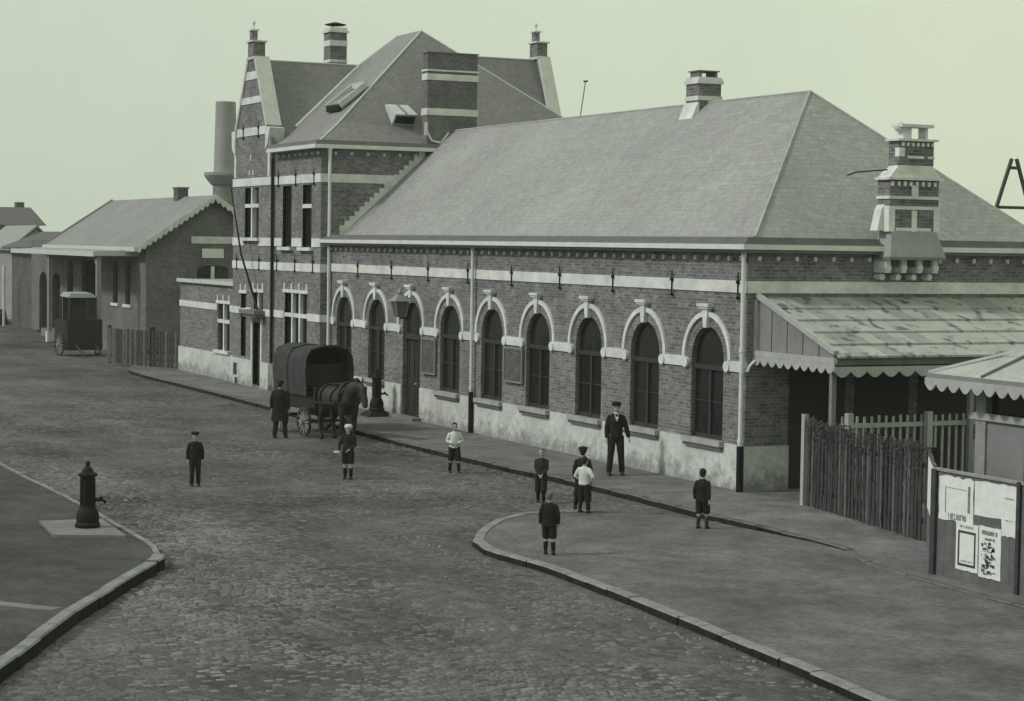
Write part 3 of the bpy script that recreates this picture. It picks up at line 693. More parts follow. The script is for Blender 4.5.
for s_ in (1, -1):
    mb.face([(gm_, .0, zc_), (gm_, 5.4, zc_), (gm_+s_*2.35, 5.4, 8.85), (gm_+s_*2.35, .0, 8.85)]); mb.face([(gm_, 5.4, zc_+.6), (gm_, 11.45, zc_+.6), (gm_+s_*2.35, 11.45, 9.0), (gm_+s_*2.35, 5.4, 9.0)])
cr = mb.build('roof', 'rooft2', ST)
mb = MB(); mb.tube([B0[0], T0[0]], .04, 6); mb.tube([E0[0], B0[0]], .035, 6); mb.tube([B0[1], T0[1]], .03, 6); mb.tube([T0[0], T0[1]], .035, 6); mb.tube([B0[3], T0[0]], .03, 6)
mb.build('ridge_capping', 'leadw', tr_)
mb = MB(); mb.tube([(gm_, .1, zc_), (gm_, 3.8, zc_)], .03, 6); mb.tube([(gm_, 7, zc_+.6), (gm_, 11.3, zc_+.6)], .03, 6); mb.build('ridge_capping', 'leadw', cr)
mb = MB()
def pyf(z): return byf+(z-zb_)*(YP-byf)/(ZP-zb_)      # front slope of the pyramid
pts = []
for k in range(7):
    z = 9.7+(zc_-9.7)*k/6; pts.append((gm_+2.35*(zc_-z)/(zc_-8.85), pyf(z)-.02, z+.03))
mb.tube(pts, .07, 6); mb.build('valley_flashing', 'leadw', cr)
# skylights
mb = MB()
n_ = Vector((0, -(ZP-zb_), (YP-byf))).normalized(); sl_ = Vector((0, (YP-byf), (ZP-zb_))).normalized()
def onf(x, y, h=0): z = zb_+(y-byf)*(ZP-zb_)/(YP-byf); return Vector((x, y, z))+n_*h
a, b, c, d = onf(-30.75, 1.35), onf(-29.45, 1.35), onf(-29.45, 2.35), onf(-30.75, 2.35)
for p, q in ((a, d), (b, c), (d, c)): mb.bar(p+n_*.2, q+n_*.2, .11, .2)
sk = mb.build('skylight', 'leadw', tr_)
mb = MB(); mb.hexa([a+n_*.02, b+n_*.02, c+n_*.02, d+n_*.02], [a+n_*.28, b+n_*.28, c+n_*.1, d+n_*.1]); mb.build('hatch_cover', 'rooft', sk)
MB().bar(a+n_*.14-sl_*.03, b+n_*.14-sl_*.03, .08, .22).build('hatch_opening', 'iron', sk)
m_ = Vector(((ZP-zb_), 0, (bx-xr1))).normalized(); ms = Vector(((xr1-bx), 0, ZP-zb_)).normalized()
def onr(y, t, h=0): return Vector((bx, y, zb_))+ms*t+m_*h
mb = MB(); y0, y1 = 2.7, 3.55
mb.hexa([onr(y0, .05), onr(y1, .05), onr(y1, 1.05), onr(y0, 1.05)], [onr(y0, .05, .5), onr(y1, .05, .5), onr(y1, 1.0, .12), onr(y0, 1.0, .12)])
sk2 = mb.build('skylight', 'leadw', tr_)
mb = MB(); mb.hexa([onr(y0+.06, .03, .08), onr(y1-.06, .03, .08), onr(y1-.06, .06, .08), onr(y0+.06, .06, .08)], [onr(y0+.06, .03, .42), onr(y1-.06, .03, .42), onr(y1-.06, .06, .42), onr(y0+.06, .06, .42)]); mb.build('pane', 'glass', sk2)
mb = MB(); mb.bar(onr((y0+y1)/2, .06, .52), onr((y0+y1)/2, 1.0, .14), .04, .04); mb.build('glazing_bar', 'lead', sk2)
# stepped flashing where the main roof meets the tower
mb = MB(); n = 17
for k in range(n):
    y = .42+(3.55-.42)*k/n; z = 5.74+(y-.42)*(ZRG-5.74)/(YR-.42)
    mb.box(XT, XT+.04+.004*(k % 2), y-.04, y+.2, z-.05, z+.34)
mb.build('step_flashing', 'stone', ST)
# broad chimney stack on tower side wall
mb = MB(); mb.box(XT-.3, XT+.14, 3.58, 5.5, 8.7, 12.2); bc = mb.build('chimney', 'brick_far', ST)
mb = MB(); mb.box(XT-.33, XT+.17, 3.55, 5.53, 10.02, 10.26); mb.box(XT-.33, XT+.17, 3.55, 5.53, 11.25, 11.47); mb.box(XT-.34, XT+.18, 3.54, 5.54, 11.56, 11.62)
mb.box(XT+.1, XT+.17, 3.5, 3.6, 9.3, 9.75); mb.bar((XT+.16, 3.55, 9.45), (XT+.16, 3.75, 9.12), .07); mb.bar((XT+.16, 3.75, 9.12), (XT+.16, 4.1, 9.05), .07); mb.bar((XT+.16, 4.1, 9.05), (XT+.16, 4.4, 9.42), .07)
mb.build('chimney_trim', 'stone', bc)
MB().box(XT-.34, XT+.18, 3.54, 5.54, 12.2, 12.24).build('chimney_cap', 'lead', bc)
# square chimney behind the cross ridge
qx, qy = -35.5, 3.3; mb = MB(); mb.box(qx-.36, qx+.36, qy-.34, qy+.34, 11.3, 13.66); qc = mb.build('chimney', 'brick', tr_)
mb = MB(); mb.box(qx-.38, qx+.38, qy-.36, qy+.36, 12.45, 12.56); mb.box(qx-.38, qx+.38, qy-.36, qy+.36, 13.08, 13.3); mb.box(qx-.43, qx+.43, qy-.41, qy+.41, 13.6, 13.68); mb.box(qx-.37, qx+.37, qy-.35, qy+.35, 13.68, 13.8); mb.build('chimney_trim', 'stone', qc)
mb = MB(); mb.lathe((qx, qy, 13.9), [(.36, 0), (.44, .03), (.1, .12)], 12); 
for s_ in (-1, 1): mb.bar((qx+s_*.3, qy, 13.84), (qx+s_*.3, qy, 13.95), .05)
mb.build('chimney_cap', 'iron', qc)

# ---- low wing at the left end
mb = MB(); wall(mb, FRONT(YT), XW, XGL, 0, 3.72, [(-38.87, -37.35, 1.15, 3.0, 0)])
wall(mb, SIDE(XW), 0, 0, 0, 0) if False else None
mb.face([(XW, YT, 0), (XW, 5.5, 0), (XW, 5.5, 3.72), (XW, YT, 3.72)]); mb.build('wall', 'brick', ST)
mb = MB(); mb.box(XW-.02, XGL, YT-.1, 5.6, 3.72, 3.86); mb.build('roof', 'zinc', ST)
MB().box(XW-.04, XGL, YT-.15, YT-.1, 3.74, 3.89).build('gutter', 'leadw', ST)
mb = MB(); mb.box(XW-.02, -38.95, YT-.03, YT, 2.72, 2.97); mb.box(-37.28, XGL, YT-.03, YT, 2.72, 2.97); mb.build('band', 'stone', ST)
mb = MB(); mb.box(XW-.03, XGL, YT-.06, YT, 0, 1.02); mb.build('plinth', 'plinth', ST)
rectwin(-38.87, -37.35, 1.15, 3.0, YT, 2, 2.3, ears=True)

def canopymat(name, v):
    m, t, b = newmat(name, .75, .3)
    w_ = coords(t, 'world', 1.8, 2.2, 1)
    base = N(t, 'ShaderNodeRGB'); base.outputs[0].default_value = tint(v); dk = N(t, 'ShaderNodeRGB'); dk.outputs[0].default_value = tint(.085)
    f = noise(t, w_, 1.5, 2, .5, .56, .68, 0, .85); g = noise(t, coords(t, 'world'), 1.2, 6, .7, .3, .7, .78, 1.15)
    t.links.new(mul(t, mixc(t, f, base.outputs[0], dk.outputs[0]), g), b.inputs['Base Color']); return m
# ---- platform canopy on right wall (part of the station)
CX = 3.1; cy0, cy1 = .25, 14
mb = MB(); rows = 5; SLP = lambda x: 4.4-(4.4-3.24)*(x/CX)
for r_ in range(rows):
    xa, xb = .03+(CX+.05)*r_/rows, .03+(CX+.05)*(r_+1)/rows+.07
    y = cy0
    while y < cy1:
        wd = .42; h0 = .035*(1)+random.uniform(0, .006)
        y2 = min(y+wd-.015, cy1); mb.mi = 0 if random.random() < .8 else 1
        za, zb = SLP(xa)+.0, SLP(xb)+.035
        mb.hexa([(xa, y, za-.02), (xb, y, zb-.02), (xb, y2, zb-.02), (xa, y2, za-.02)], [(xa, y, za+.01), (xb, y, zb+.015+h0*.3), (xb, y2, zb+.015+h0*.3), (xa, y2, za+.01)])
        y += wd
cn = mb.build('canopy', [canopymat('canopy_sheet', .36), canopymat('canopy_sheet_worn', .28)], ST)
mb = MB()
mb.bar((.03, cy0-.02, SLP(0)+.05), (CX+.05, cy0-.02, SLP(CX)+.07), .12, .1)
mb.bar((.06, cy0-.05, 4.35), (.06, cy0-.05, 3.2), .1, .1); mb.bar((.0, cy0-.06, 3.14), (CX+.1, cy0-.06, 3.14), .09, .12)
mb.build('canopy_frame', 'rail', cn)
MB().bar((CX+.04, cy0-.04, 3.12), (CX+.04, cy1, 3.12), .1, .14).build('canopy_gutter', 'hoard', cn)
mb = MB(); n = 5
for k in range(n):
    xa, xb = CX*k/n+.02, CX*(k+1)/n-.015
    mb.hexa([(xa, cy0, 3.15), (xb, cy0, 3.15), (xb, cy0+.03, 3.15), (xa, cy0+.03, 3.15)], [(xa, cy0, SLP(xa)-.02), (xb, cy0, SLP(xb)-.02), (xb, cy0+.03, SLP(xb)-.02), (xa, cy0+.03, SLP(xa)-.02)])
mb.build('gable_boards', 'grey', cn)
def valance(mb, a, b, ztop, drop, pitch, thick=.03):
    drop *= 1.1
    a = Vector(a); b = Vector(b); L = (b-a).length; d = (b-a)/L; nn = Vector((-d.y, d.x, 0))*thick
    n = max(1, round(L/pitch)); p = L/n
    for k in range(n):
        for j in range(6):
            t0, t1 = (k+j/6)*p, (k+(j+1)/6)*p
            def dz(t): f = (t/p) % 1.0; f = 1.0 if (abs(t/p-round(t/p)) < 1e-6) else f; return ztop-drop*(.45+.55*abs(sin(pi*(f if f < 1 else 0))))
            p0, p1 = a+d*t0, a+d*t1
            q = [(p0.x, p0.y, dz(t0)), (p1.x, p1.y, dz(t1)), (p1.x, p1.y, ztop), (p0.x, p0.y, ztop)]
            mb.hexa(q, [(x+nn.x, y+nn.y, z) for x, y, z in q])
mb = MB(); valance(mb, (.0, cy0-.1, 0), (CX+.1, cy0-.1, 0), 3.08, .2, .33); valance(mb, (CX+.12, cy0-.1, 0), (CX+.12, cy1, 0), 3.02, .21, .42)
mb.build('valance', 'rail', cn)
for y in (.34, 4.0, 8.0, 12.0):
    mb = MB(); mb.bar((2.9, y, 0), (2.9, y, 3.1), .11); mb.bar((0.1, y, 3.05), (3.0, y, 3.05), .1); mb.build('canopy_post', 'grey', cn)
mb = MB(); mb.face([(.06, cy0+.06, 3.17), (CX, cy0+.06, 3.17), (CX, cy1, 3.17), (.06, cy1, 3.17)]); mb.build('canopy_ceiling', 'wood', cn)
# dark doors and glazing of the waiting side under the canopy
mb = MB()
for y in (1.9, 3.7, 5.5, 7.3):
    MB().box(.02, .05, y-.75, y+.75, .02, 2.8).build('door', 'door', ST)
MB().box(.0, .03, .9, 9, 2.8, 3.12).build('dark_lintel', 'frame', ST)
mb = MB()

# ------------------------------------------------------------------ things on the station front
# bracket lantern over the door
LT = empty('wall_lantern', (-19.35, -.5, 3.2), 'square glass lantern with a pitched lid on an iron bracket over the arched doorway', 'lantern')
mb = MB(); mb.hexa([(-.2, -.2, 0), (.2, -.2, 0), (.2, .2, 0), (-.2, .2, 0)], [(-.3, -.3, .62), (.3, -.3, .62), (.3, .3, .62), (-.3, .3, .62)]); mb.build('lantern_glass', simple('lantern_glass', .09, .2, .5, .1), LT, local=True)
mb = MB(); mb.hexa([(-.38, -.38, .62), (.38, -.38, .62), (.38, .38, .62), (-.38, .38, .62)], [(-.12, -.12, .88), (.12, -.12, .88), (.12, .12, .88), (-.12, .12, .88)]); mb.lathe((0, 0, .88), [(.1, 0), (.14, .08), (.06, .2), (.01, .24)], 8)
for s_ in (-1, 1):
    for q in (-1, 1): mb.bar((s_*.2, q*.2, 0), (s_*.3, q*.3, .62), .035)
mb.build('lantern_lid', 'zinc', LT, local=True)
mb = MB(); mb.tube([(0, .5, .15), (0, .3, -.05), (0, 0, -.03)], .03, 8); mb.tube([(0, .5, .75), (0, .36, .7)], .025, 8); mb.build('bracket', 'iron', LT, local=True)
# notice boards
def notice(x, z0, z1, w_, lab):
    t = empty('notice_board', (x, -.03, z0), lab, 'notice board', 'notice boards on the station wall')
    MB().box(-w_/2, w_/2, -.04, 0, 0, z1-z0).build('board', 'brick_dark', t, local=True)
    mb = MB(); mb.box(-w_/2-.05, -w_/2, -.06, .0, -.05, z1-z0+.05); mb.box(w_/2, w_/2+.05, -.06, 0, -.05, z1-z0+.05); mb.box(-w_/2, w_/2, -.06, 0, z1-z0, z1-z0+.05); mb.box(-w_/2, w_/2, -.06, 0, -.05, 0); mb.build('board_frame', 'grey', t, local=True)
notice(-18.05, 1.55, 2.55, .95, 'dark framed notice board on the wall right beside the arched station door')
notice(-12.05, 1.7, 2.58, 1.1, 'dark framed notice board between two arched windows, second pier right of the downpipe')
# leaning flag pole
mb = MB(); mb.tube([(-33.0, -.6, 2.95), (-34.1, -.9, 5.0), (-35.3, -.95, 7.6)], [.045, .04, .02], 8)
top('flagpole', mb, 'iron', (-33.0, -.6, 2.95), 'thin dark flagpole leaning out from the ledge above the side door', 'flagpole')

# ------------------------------------------------------------------ goods shed
SX, SY0, SY1, SXL = -58., 1.95, 8.7, -84.
GS = empty('goods_shed', (-70, 5.3, 0), 'brick goods shed with a scalloped gable board and a low slate roof beyond the station', 'shed')
SYM = 5.33; ZE = 5.35; ZA = 7.65
mb = MB()
P = SIDE(SX)
wall(mb, P, SY0, SY1, 0, ZE, [(SYM-.8, SYM+.8, 3.55, 4.05, .25)])
mb.face([(SX, SY0, ZE), (SX, SY1, ZE), (SX, SYM, ZA)])
sops = [(-61.9, -60.9, 2.2, 3.9, 1), (-64.4, -63.4, 2.2, 3.9, 1), (-71.2, -66.9, 0, 4.3, 0), (-74.6, -73.2, 1.2, 3.6, 1), (-78.4, -76.4, 0, 2.9, .6), (-81.8, -79.8, 0, 2.9, .6)]
wall(mb, FRONT(SY0), SXL, SX, 0, ZE, sops)
mb.face([(SXL, SY1, 0), (SX, SY1, 0), (SX, SY1, ZE), (SXL, SY1, ZE)]); mb.face([(SXL, SY0, 0), (SXL, SY1, 0), (SXL, SY1, ZE), (SXL, SY0, ZE)])
mb.build('wall', 'brick_far', GS)
mb = MB(); mb.box(SXL+.2, SX-.3, SY0+.25, SY1-.3, 0, ZE-.1); mb.build('interior', 'interior', GS)
for a, b, z0, z1, ar in sops:
    if ar == 1:
        x = (a+b)/2; mb = MB(); mb.box(-.03, .03, .1, .15, z0, z1+.4); mb.box(-.5, .5, .1, .15, z1-.05, z1+.02)
        wn = mb.build('window', 'frame', GS, local=True); wn.location = Vector((x, SY0, 0))-GS.location
        glass(z0, .5, z1, 1, .17).build('pane', 'glass', wn, local=True)
        mb = MB(); mb.box(-.75, .75, -.08, 0, z0-.15, z0); mb.build('sill', 'stone', wn, local=True)
mb = MB(); mb.box(-.02, .0, -.8, .8, 3.55, 4.1); 
wn = MB().box(SX-.2, SX-.1, SYM-.8, SYM+.8, 3.55, 4.25).build('window', 'glass', GS)
MB().box(SX-.1, SX+.02, SYM-.08, SYM+.08, 3.55, 4.2).build('mullion', 'stone', wn)
mb = MB(); mb.box(SX, SX+.04, SYM-1.1, SYM+1.15, 5.33, 5.68); mb.build('band', 'stone', GS)
mb = MB()
ov = .55
sl2 = (ZA-ZE)/(SYM-SY0)
ye = SY0-ov; zee = ZE-ov*sl2*.9; xe = SX+.35; xl = -78
mb.mi = 0; mb.hexa([(xl, ye, zee), (xe, ye, zee), (xe, SYM, ZA), (xl+.2, SYM, ZA)], [(xl, ye, zee+.08), (xe, ye, zee+.08), (xe, SYM, ZA+.08), (xl+.2, SYM, ZA+.08)])
yb = SY1+ov; mb.hexa([(xl, yb, zee), (xe, yb, zee), (xe, SYM, ZA), (xl+.2, SYM, ZA)], [(xl, yb, zee+.08), (xe, yb, zee+.08), (xe, SYM, ZA+.08), (xl+.2, SYM, ZA+.08)])
mb.mi = 1; mb.face([(xl, ye, zee+.08), (xl, yb, zee+.08), (xl+.2, SYM, ZA+.08)])
sr_ = mb.build('roof', ['rooft', 'rooft2'], GS)
MB().tube([(xl, ye, zee+.1), (xl+.2, SYM, ZA+.1)], .09, 6).build('ridge_capping', 'lead', sr_)
mb = MB()     # scalloped bargeboards
for s_ in (-1, 1):
    n = 15; yA = SYM; yB = SYM+s_*(SYM-ye)
    for k in range(n):
        for j in range(4):
            t0, t1 = (k+j/4)/n, (k+(j+1)/4)/n
            def dz(t): f = (t*n) % 1.0; return .22+.16*abs(sin(pi*f))
            y0_, y1_ = yA+(yB-yA)*t0, yA+(yB-yA)*t1; za_, zb2 = ZA+(zee-ZA)*t0+.12, ZA+(zee-ZA)*t1+.12
            q = [(xe+.02, y0_, za_-dz(t0+1e-5)), (xe+.02, y1_, zb2-dz(t1-1e-5)), (xe+.02, y1_, zb2), (xe+.02, y0_, za_)]
            mb.hexa(q, [(xe+.06, b, c) for a, b, c in q])
mb.build('bargeboard', 'stone', sr_)
mb = MB(); mb.box(xl, xe, ye-.12, ye-.0, zee-.12, zee+.1); mb.build('gutter', 'leadw', GS)
mb = MB(); mb.box(-63.9, -63.1, 5.0, 5.55, 7.0, 8.15); c_ = mb.build('chimney', 'brick_dark', sr_); MB().box(-63.95, -63.05, 4.95, 5.6, 8.15, 8.23).build('chimney_cap', 'lead', c_)
# loading porch
mb = MB(); mb.hexa([(-79, -.25, 4.72), (-59.4, -.25, 4.72), (-59.4, SY0, 4.72), (-79, SY0, 4.72)], [(-79, -.25, 4.82), (-59.4, -.25, 4.82), (-59.4, SY0, 5.0), (-79, SY0, 5.0)]); po = mb.build('porch_roof', 'zinc', GS)
mb = MB(); mb.box(-79, -59.35, -.32, -.25, 4.62, 4.86); mb.box(-59.4, -59.33, -.25, SY0, 4.66, 4.9); mb.build('fascia', 'leadw', po)
for x in (-59.6, -70.2): MB().bar((x, 0, 0), (x, 0, 4.75), .22).build('porch_post', 'woodl', po); MB().box(x-.2, x+.2, -.2, .2, -.1, .45).build('post_base', 'stone', po)
mb = MB(); mb.bar((-79, 0, 4.66), (-59.4, 0, 4.66), .14)
for x in (-59.6, -70.2): mb.bar((x, 0, 3.9), (x-.8, 0, 4.7), .1); mb.bar((x, 0, 4.66), (x, SY0, 4.66), .12)
mb.build('porch_beam', 'woodl', po)
mb = MB(); mb.box(-77, -60, 1.0, 1.94, -.1, .35); mb.build('loading_step', 'slab', GS)
MB().box(SX+.0, SX+.04, SYM-.55, SYM+.55, 4.62, 5.08).build('name_sign', 'paper', GS)
# iron flue beyond the shed
CS = empty('flue_stack', (-70, 9.7, 0), 'tall grey round iron flue with a flared collar rising behind the goods shed', 'chimney stack')
mb = MB(); mb.lathe((0, 0, 0), [(.72, 0), (.7, 8.6), (.72, 8.7)], 20); mb.build('stack_base', 'grey', CS, local=True, smooth=False)
mb = MB(); mb.lathe((0, 0, 8.55), [(.72, 0), (.85, .1), (1.05, .35), (1.18, .55), (1.18, .72), (.6, .76)], 24); mb.build('collar', 'stack', CS, local=True)
mb = MB(); mb.lathe((0, 0, 9.3), [(.66, 0), (.64, .3), (.56, 3.88), (.50, 3.92), (.45, 3.7)], 24); mb.build('flue', 'stack', CS, local=True, smooth=False)

# ------------------------------------------------------------------ fences
def plank_fence(name, a, b, h, mat, lab, cat='fence', pitch=.15, pw=.12, hv=.06, posts=(), rail_side=1, tone=None, lean=0):
    t = empty(name, (a[0], a[1], 0), lab, cat); A = Vector((a[0], a[1], 0)); B = Vector((b[0], b[1], 0)); L = (B-A).length; d = (B-A)/L; nn = Vector((-d.y, d.x, 0))
    mb = MB(); k = 0; s_ = 0
    while s_ < L-pw:
        p = A+d*s_; j = random.uniform(-.012, .012); hh = h+random.uniform(-hv, hv); q = p+d*pw*random.uniform(.85, 1.0); ln = random.uniform(-lean, lean)
        o1, o2 = nn*(j-.012), nn*(j+.012); tl = d*ln
        z0 = -.02+random.uniform(0, .05)
        mb.mi = random.choice([0, 0, 1]) if isinstance(mat, (list, tuple)) else 0
        vs = [p+o1, q+o1, q+o2, p+o2]
        c = d*pw*.28
        mb.hexa([(v.x, v.y, z0) for v in vs], [(v.x+tl.x, v.y+tl.y, hh-.04) for v in vs])
        tp = [p+o1+c, q+o1-c, q+o2-c, p+o2+c]
        mb.hexa([(v.x+tl.x, v.y+tl.y, hh-.04) for v in vs], [(v.x+tl.x, v.y+tl.y, hh) for v in tp])
        s_ += pitch*random.uniform(.93, 1.07)
    mb.build('planks', mat, t)
    mb = MB()
    for z in (h*.2, h*.78): mb.bar((A+nn*.06*rail_side+Vector((0, 0, z))), (B+nn*.06*rail_side+Vector((0, 0, z))), .06, .1)
    mb.build('rail', mat if isinstance(mat, str) else mat[0], t)
    for f, ph, pm in posts:
        p = A+(B-A)*f+nn*.1*rail_side; MB().box(p.x-.07, p.x+.07, p.y-.07, p.y+.07, -.05, ph).build('post', pm, t)
    return t
wood2 = simple('weathered_wood', .10, .9, .2, .3, 5, .25)
plank_fence('plank_fence', (2.5, .02), (7.8, -.88), 1.84, ['wood', wood2], 'dark ragged plank fence between the pale post and the poster hoarding', pitch=.165, pw=.115, hv=.07, lean=.02, posts=[(.33, 1.7, 'wood'), (.66, 1.7, 'wood'), (1, 1.8, 'wood')])
mb = MB()
for i in range(1700):
    t_ = random.random(); d__ = abs(random.gauss(0, .27)); z = 1.86-d__+.07*sin(t_*23)+random.gauss(0, .03)
    if t_ > .8: z -= .0
    if random.random() < .12: z = random.uniform(.7, 1.7)
    c_ = Vector((2.5+5.3*t_, .02-.9*t_-.03-random.random()*.09, z)); a = random.random()*6.3; e = random.uniform(.012, .034)
    u_ = Vector((cos(a), sin(a)*.5, sin(a)*.8))*e; v_ = Vector((-sin(a)*.7, -.5, cos(a)))*e*.7
    mb.face([c_-u_, c_-v_, c_+u_, c_+v_])
for k in range(14):
    x_ = 2.7+k*.37; y_ = .0-(x_-2.5)*.17; mb.tube([(x_, y_-.05, 0), (x_+random.uniform(-.2, .2), y_-.06, .9), (x_+random.uniform(-.3, .3), y_-.06, 1.8)], .008, 4)
top('climbing_plant', mb, simple('dark_leaves', .045, .8, .2, .4, 2, .3), (5, -.4, 0), 'ragged dark climbing plant grown along the top of the dark plank fence', 'plant')
mb = MB(); mb.bar((2.42, -.02, -.05), (2.42, -.02, 1.96), .11)
top('gate_post', mb, 'rail', (2.42, -.02, 0), 'pale square timber post at the left end of the dark plank fence', 'post')
t = empty('picket_fence', (2.6, 1.6, 0), 'pale open picket fence under the platform canopy behind the dark plank fence', 'fence')
mb = MB(); y = .8
while y < 5.2: mb.box(2.58, 2.61, y, y+.055, .05, 1.9+random.uniform(-.02, .02)); y += .19
mb.build('pickets', 'rail', t)
mb = MB(); mb.bar((2.64, .8, 1.70), (2.64, 5.2, 1.70), .05, .1); mb.bar((2.64, .8, .4), (2.64, 5.2, .4), .05, .1); mb.build('rail', 'rail', t)
for y in (.9, 3.0, 5.2): MB().box(2.66, 2.8, y-.07, y+.07, 0, 1.98).build('post', 'rail', t)
wood3 = simple('yard_fence_wood', .10, .9, .2, .3, 5, .25)
plank_fence('yard_fence', (-50.2, -1.9), (-46.6, -1.0), 1.55, ['wood', wood3], 'dark plank fence panel in front of the goods shed gable', pitch=.2, pw=.17, hv=.03, posts=[(0, 1.65, 'wood'), (1, 1.7, 'wood')])
plank_fence('yard_gate', (-46.5, -.9), (-44.5, .1), 1.55, ['wood', wood2], 'lower plank gate between the yard fence and the pale station plinth', 'gate', pitch=.2, pw=.16, hv=.02, posts=[(0, 1.72, 'wood')])
# ------------------------------------------------------------------ poster hoarding
HY = -3.05
H = empty('poster_hoarding', (11.0, HY, 0), 'tarred board hoarding pasted with torn pale posters at right edge', 'hoarding')
mb = MB(); x = 10.95
while x < 16: mb.box(x, x+.235, HY, HY+.04, random.uniform(-.02, .0), 1.76+.004*(x-11)); x += .24
mb.build('boards', 'hoard', H)
mb = MB()
A = Vector((7.9, -.92, 0)); B = Vector((10.9, HY+.02, 0)); d = (B-A).normalized(); nn = Vector((-d.y, d.x, 0)); L = (B-A).length; n = 15
for k in range(n):
    p = A+d*(L*k/n); q = A+d*(L*(k+.96)/n)
    b4 = [p, q, q+nn*.035, p+nn*.035]; hh = random.uniform(1.72, 1.79); mb.hexa([(v.x, v.y, 0) for v in b4], [(v.x, v.y, hh) for v in b4])
mb.build('boards', 'hoard', H)
mb = MB(); mb.box(10.86, 10.98, HY-.06, HY+.06, -.05, 1.8); mb.build('post', 'wood', H)
mb = MB(); mb.box(13.06, 13.14, HY-.05, HY-.005, 0, 1.82); mb.build('post', 'wood', H)
mb = MB(); mb.box(10.86, 16, HY-.03, HY+.08, 1.78, 1.82); mb.build('coping_board', 'woodl', H)
def poster(name, x0, x1, z0, z1, mat, lab, d_=.012, torn=.03, group=None):
    mb = MB(); n = 9; pts = []
    for k in range(n+1): pts.append((x0+(x1-x0)*k/n, z0+random.uniform(0, torn)))
    for k in range(1, 5): pts.append((x1-random.uniform(0, torn*.5), z0+(z1-z0)*k/5))
    for k in range(n+1): pts.append((x1+(x0-x1)*k/n, z1-random.uniform(0, torn)))
    for k in range(1, 5): pts.append((x0+random.uniform(0, torn*.5), z1+(z0-z1)*k/5))
    c = ((x0+x1)/2, (z0+z1)/2)
    for a, b in zip(pts, pts[1:]+pts[:1]): mb.face([(a[0], HY-d_, a[1]), (b[0], HY-d_, b[1]), (c[0], HY-d_, c[1])])
    for a, b in zip(pts, pts[1:]+pts[:1]): mb.face([(a[0], HY-d_, a[1]), (b[0], HY-d_, b[1]), (b[0], HY-.001, b[1]), (a[0], HY-.001, a[1])])
    return tag(mb.build(name, mat, loc=((x0+x1)/2, HY, z0)), lab, 'poster', 'posters pasted on the hoarding')
def ink(parent, rects, d_, mat='ink'):
    mb = MB()
    for x0, x1, z0, z1 in rects: mb.face([(x0, HY-d_, z0), (x1, HY-d_, z0), (x1, HY-d_, z1), (x0, HY-d_, z1)])
    return mb.build('print', mat, parent)
def glyphs(x0, x1, z0, z1, n):
    out = []; w_ = (x1-x0)/n
    for k in range(n):
        a = x0+k*w_; s_ = w_*.22
        out.append((a, a+s_, z0, z1))
        if random.random() < .7: zz = random.choice([z0, (z0+z1)/2, z1-(z1-z0)*.2]); out.append((a+s_, a+w_*.7, zz, zz+(z1-z0)*.2))
        if random.random() < .5: out.append((a+w_*.5, a+w_*.7, z0, z1))
    return out
p1 = poster('poster', 11.02, 11.95, .95, 1.735, 'paper', 'pale poster with a dark line of lettering, at upper left of the hoarding', .012, .05)
ink(p1, glyphs(11.3, 11.78, 1.0, 1.1, 9), .016); ink(p1, [(11.2, 11.22, 1.1, 1.55), (11.8, 11.86, 1.15, 1.6), (11.25, 11.75, 1.52, 1.53)], .016, 'paperd')
p2 = poster('poster', 11.97, 13.06, 1.14, 1.74, 'paper', 'large blank white sheet at upper right of the hoarding', .014, .03); ink(p2, glyphs(12.75, 12.98, 1.5, 1.53, 8), .018, 'paperd')
p2b = poster('poster', 12.66, 13.06, .88, 1.17, 'paper', 'white sheet end hanging below the large blank sheet, right of the picture poster', .010, .03)
p3 = poster('poster', 11.52, 12.1, .18, .99, 'paper', 'pale poster with a dark framed border, lower left of the pair', .02, .015)
ink(p3, [(11.58, 11.62, .26, .85), (12.0, 12.04, .26, .85), (11.62, 12.0, .81, .85), (11.62, 12.0, .26, .30)], .024); ink(p3, glyphs(11.66, 11.97, .33, .36, 9)+glyphs(11.62, 11.98, .9, .94, 9), .024, 'paperd')
p4 = poster('poster', 12.12, 12.68, .14, 1.0, 'paper', 'printed poster with a mottled dark picture, lower right of the pair', .018, .015)
rc = []
for k in range(90):
    a = random.uniform(12.18, 12.5); b = random.uniform(.2, .7); rc.append((a, a+random.uniform(.02, .09), b, b+random.uniform(.015, .06)))
ink(p4, rc[:45], .0215, 'paperd'); ink(p4, rc[45:60], .0228); ink(p4, glyphs(12.2, 12.6, .86, .93, 7)+glyphs(12.28, 12.55, .77, .81, 7), .0245)
mb = MB(); 
f0, f1 = .08, .96; o = -nn*.012
p, q = A+(B-A)*f0, A+(B-A)*f1
mb.hexa([(p+o).to_tuple()[:2]+(.72,), (q+o).to_tuple()[:2]+(.76,), (q+o*.1).to_tuple()[:2]+(.76,), (p+o*.1).to_tuple()[:2]+(.72,)], [(p+o).to_tuple()[:2]+(1.66,), (q+o).to_tuple()[:2]+(1.68,), (q+o*.1).to_tuple()[:2]+(1.68,), (p+o*.1).to_tuple()[:2]+(1.66,)])
top('poster', mb, 'paper', (p.x, p.y, .7), 'tall narrow white poster round the left corner of the hoarding', 'poster', 'posters pasted on the hoarding')

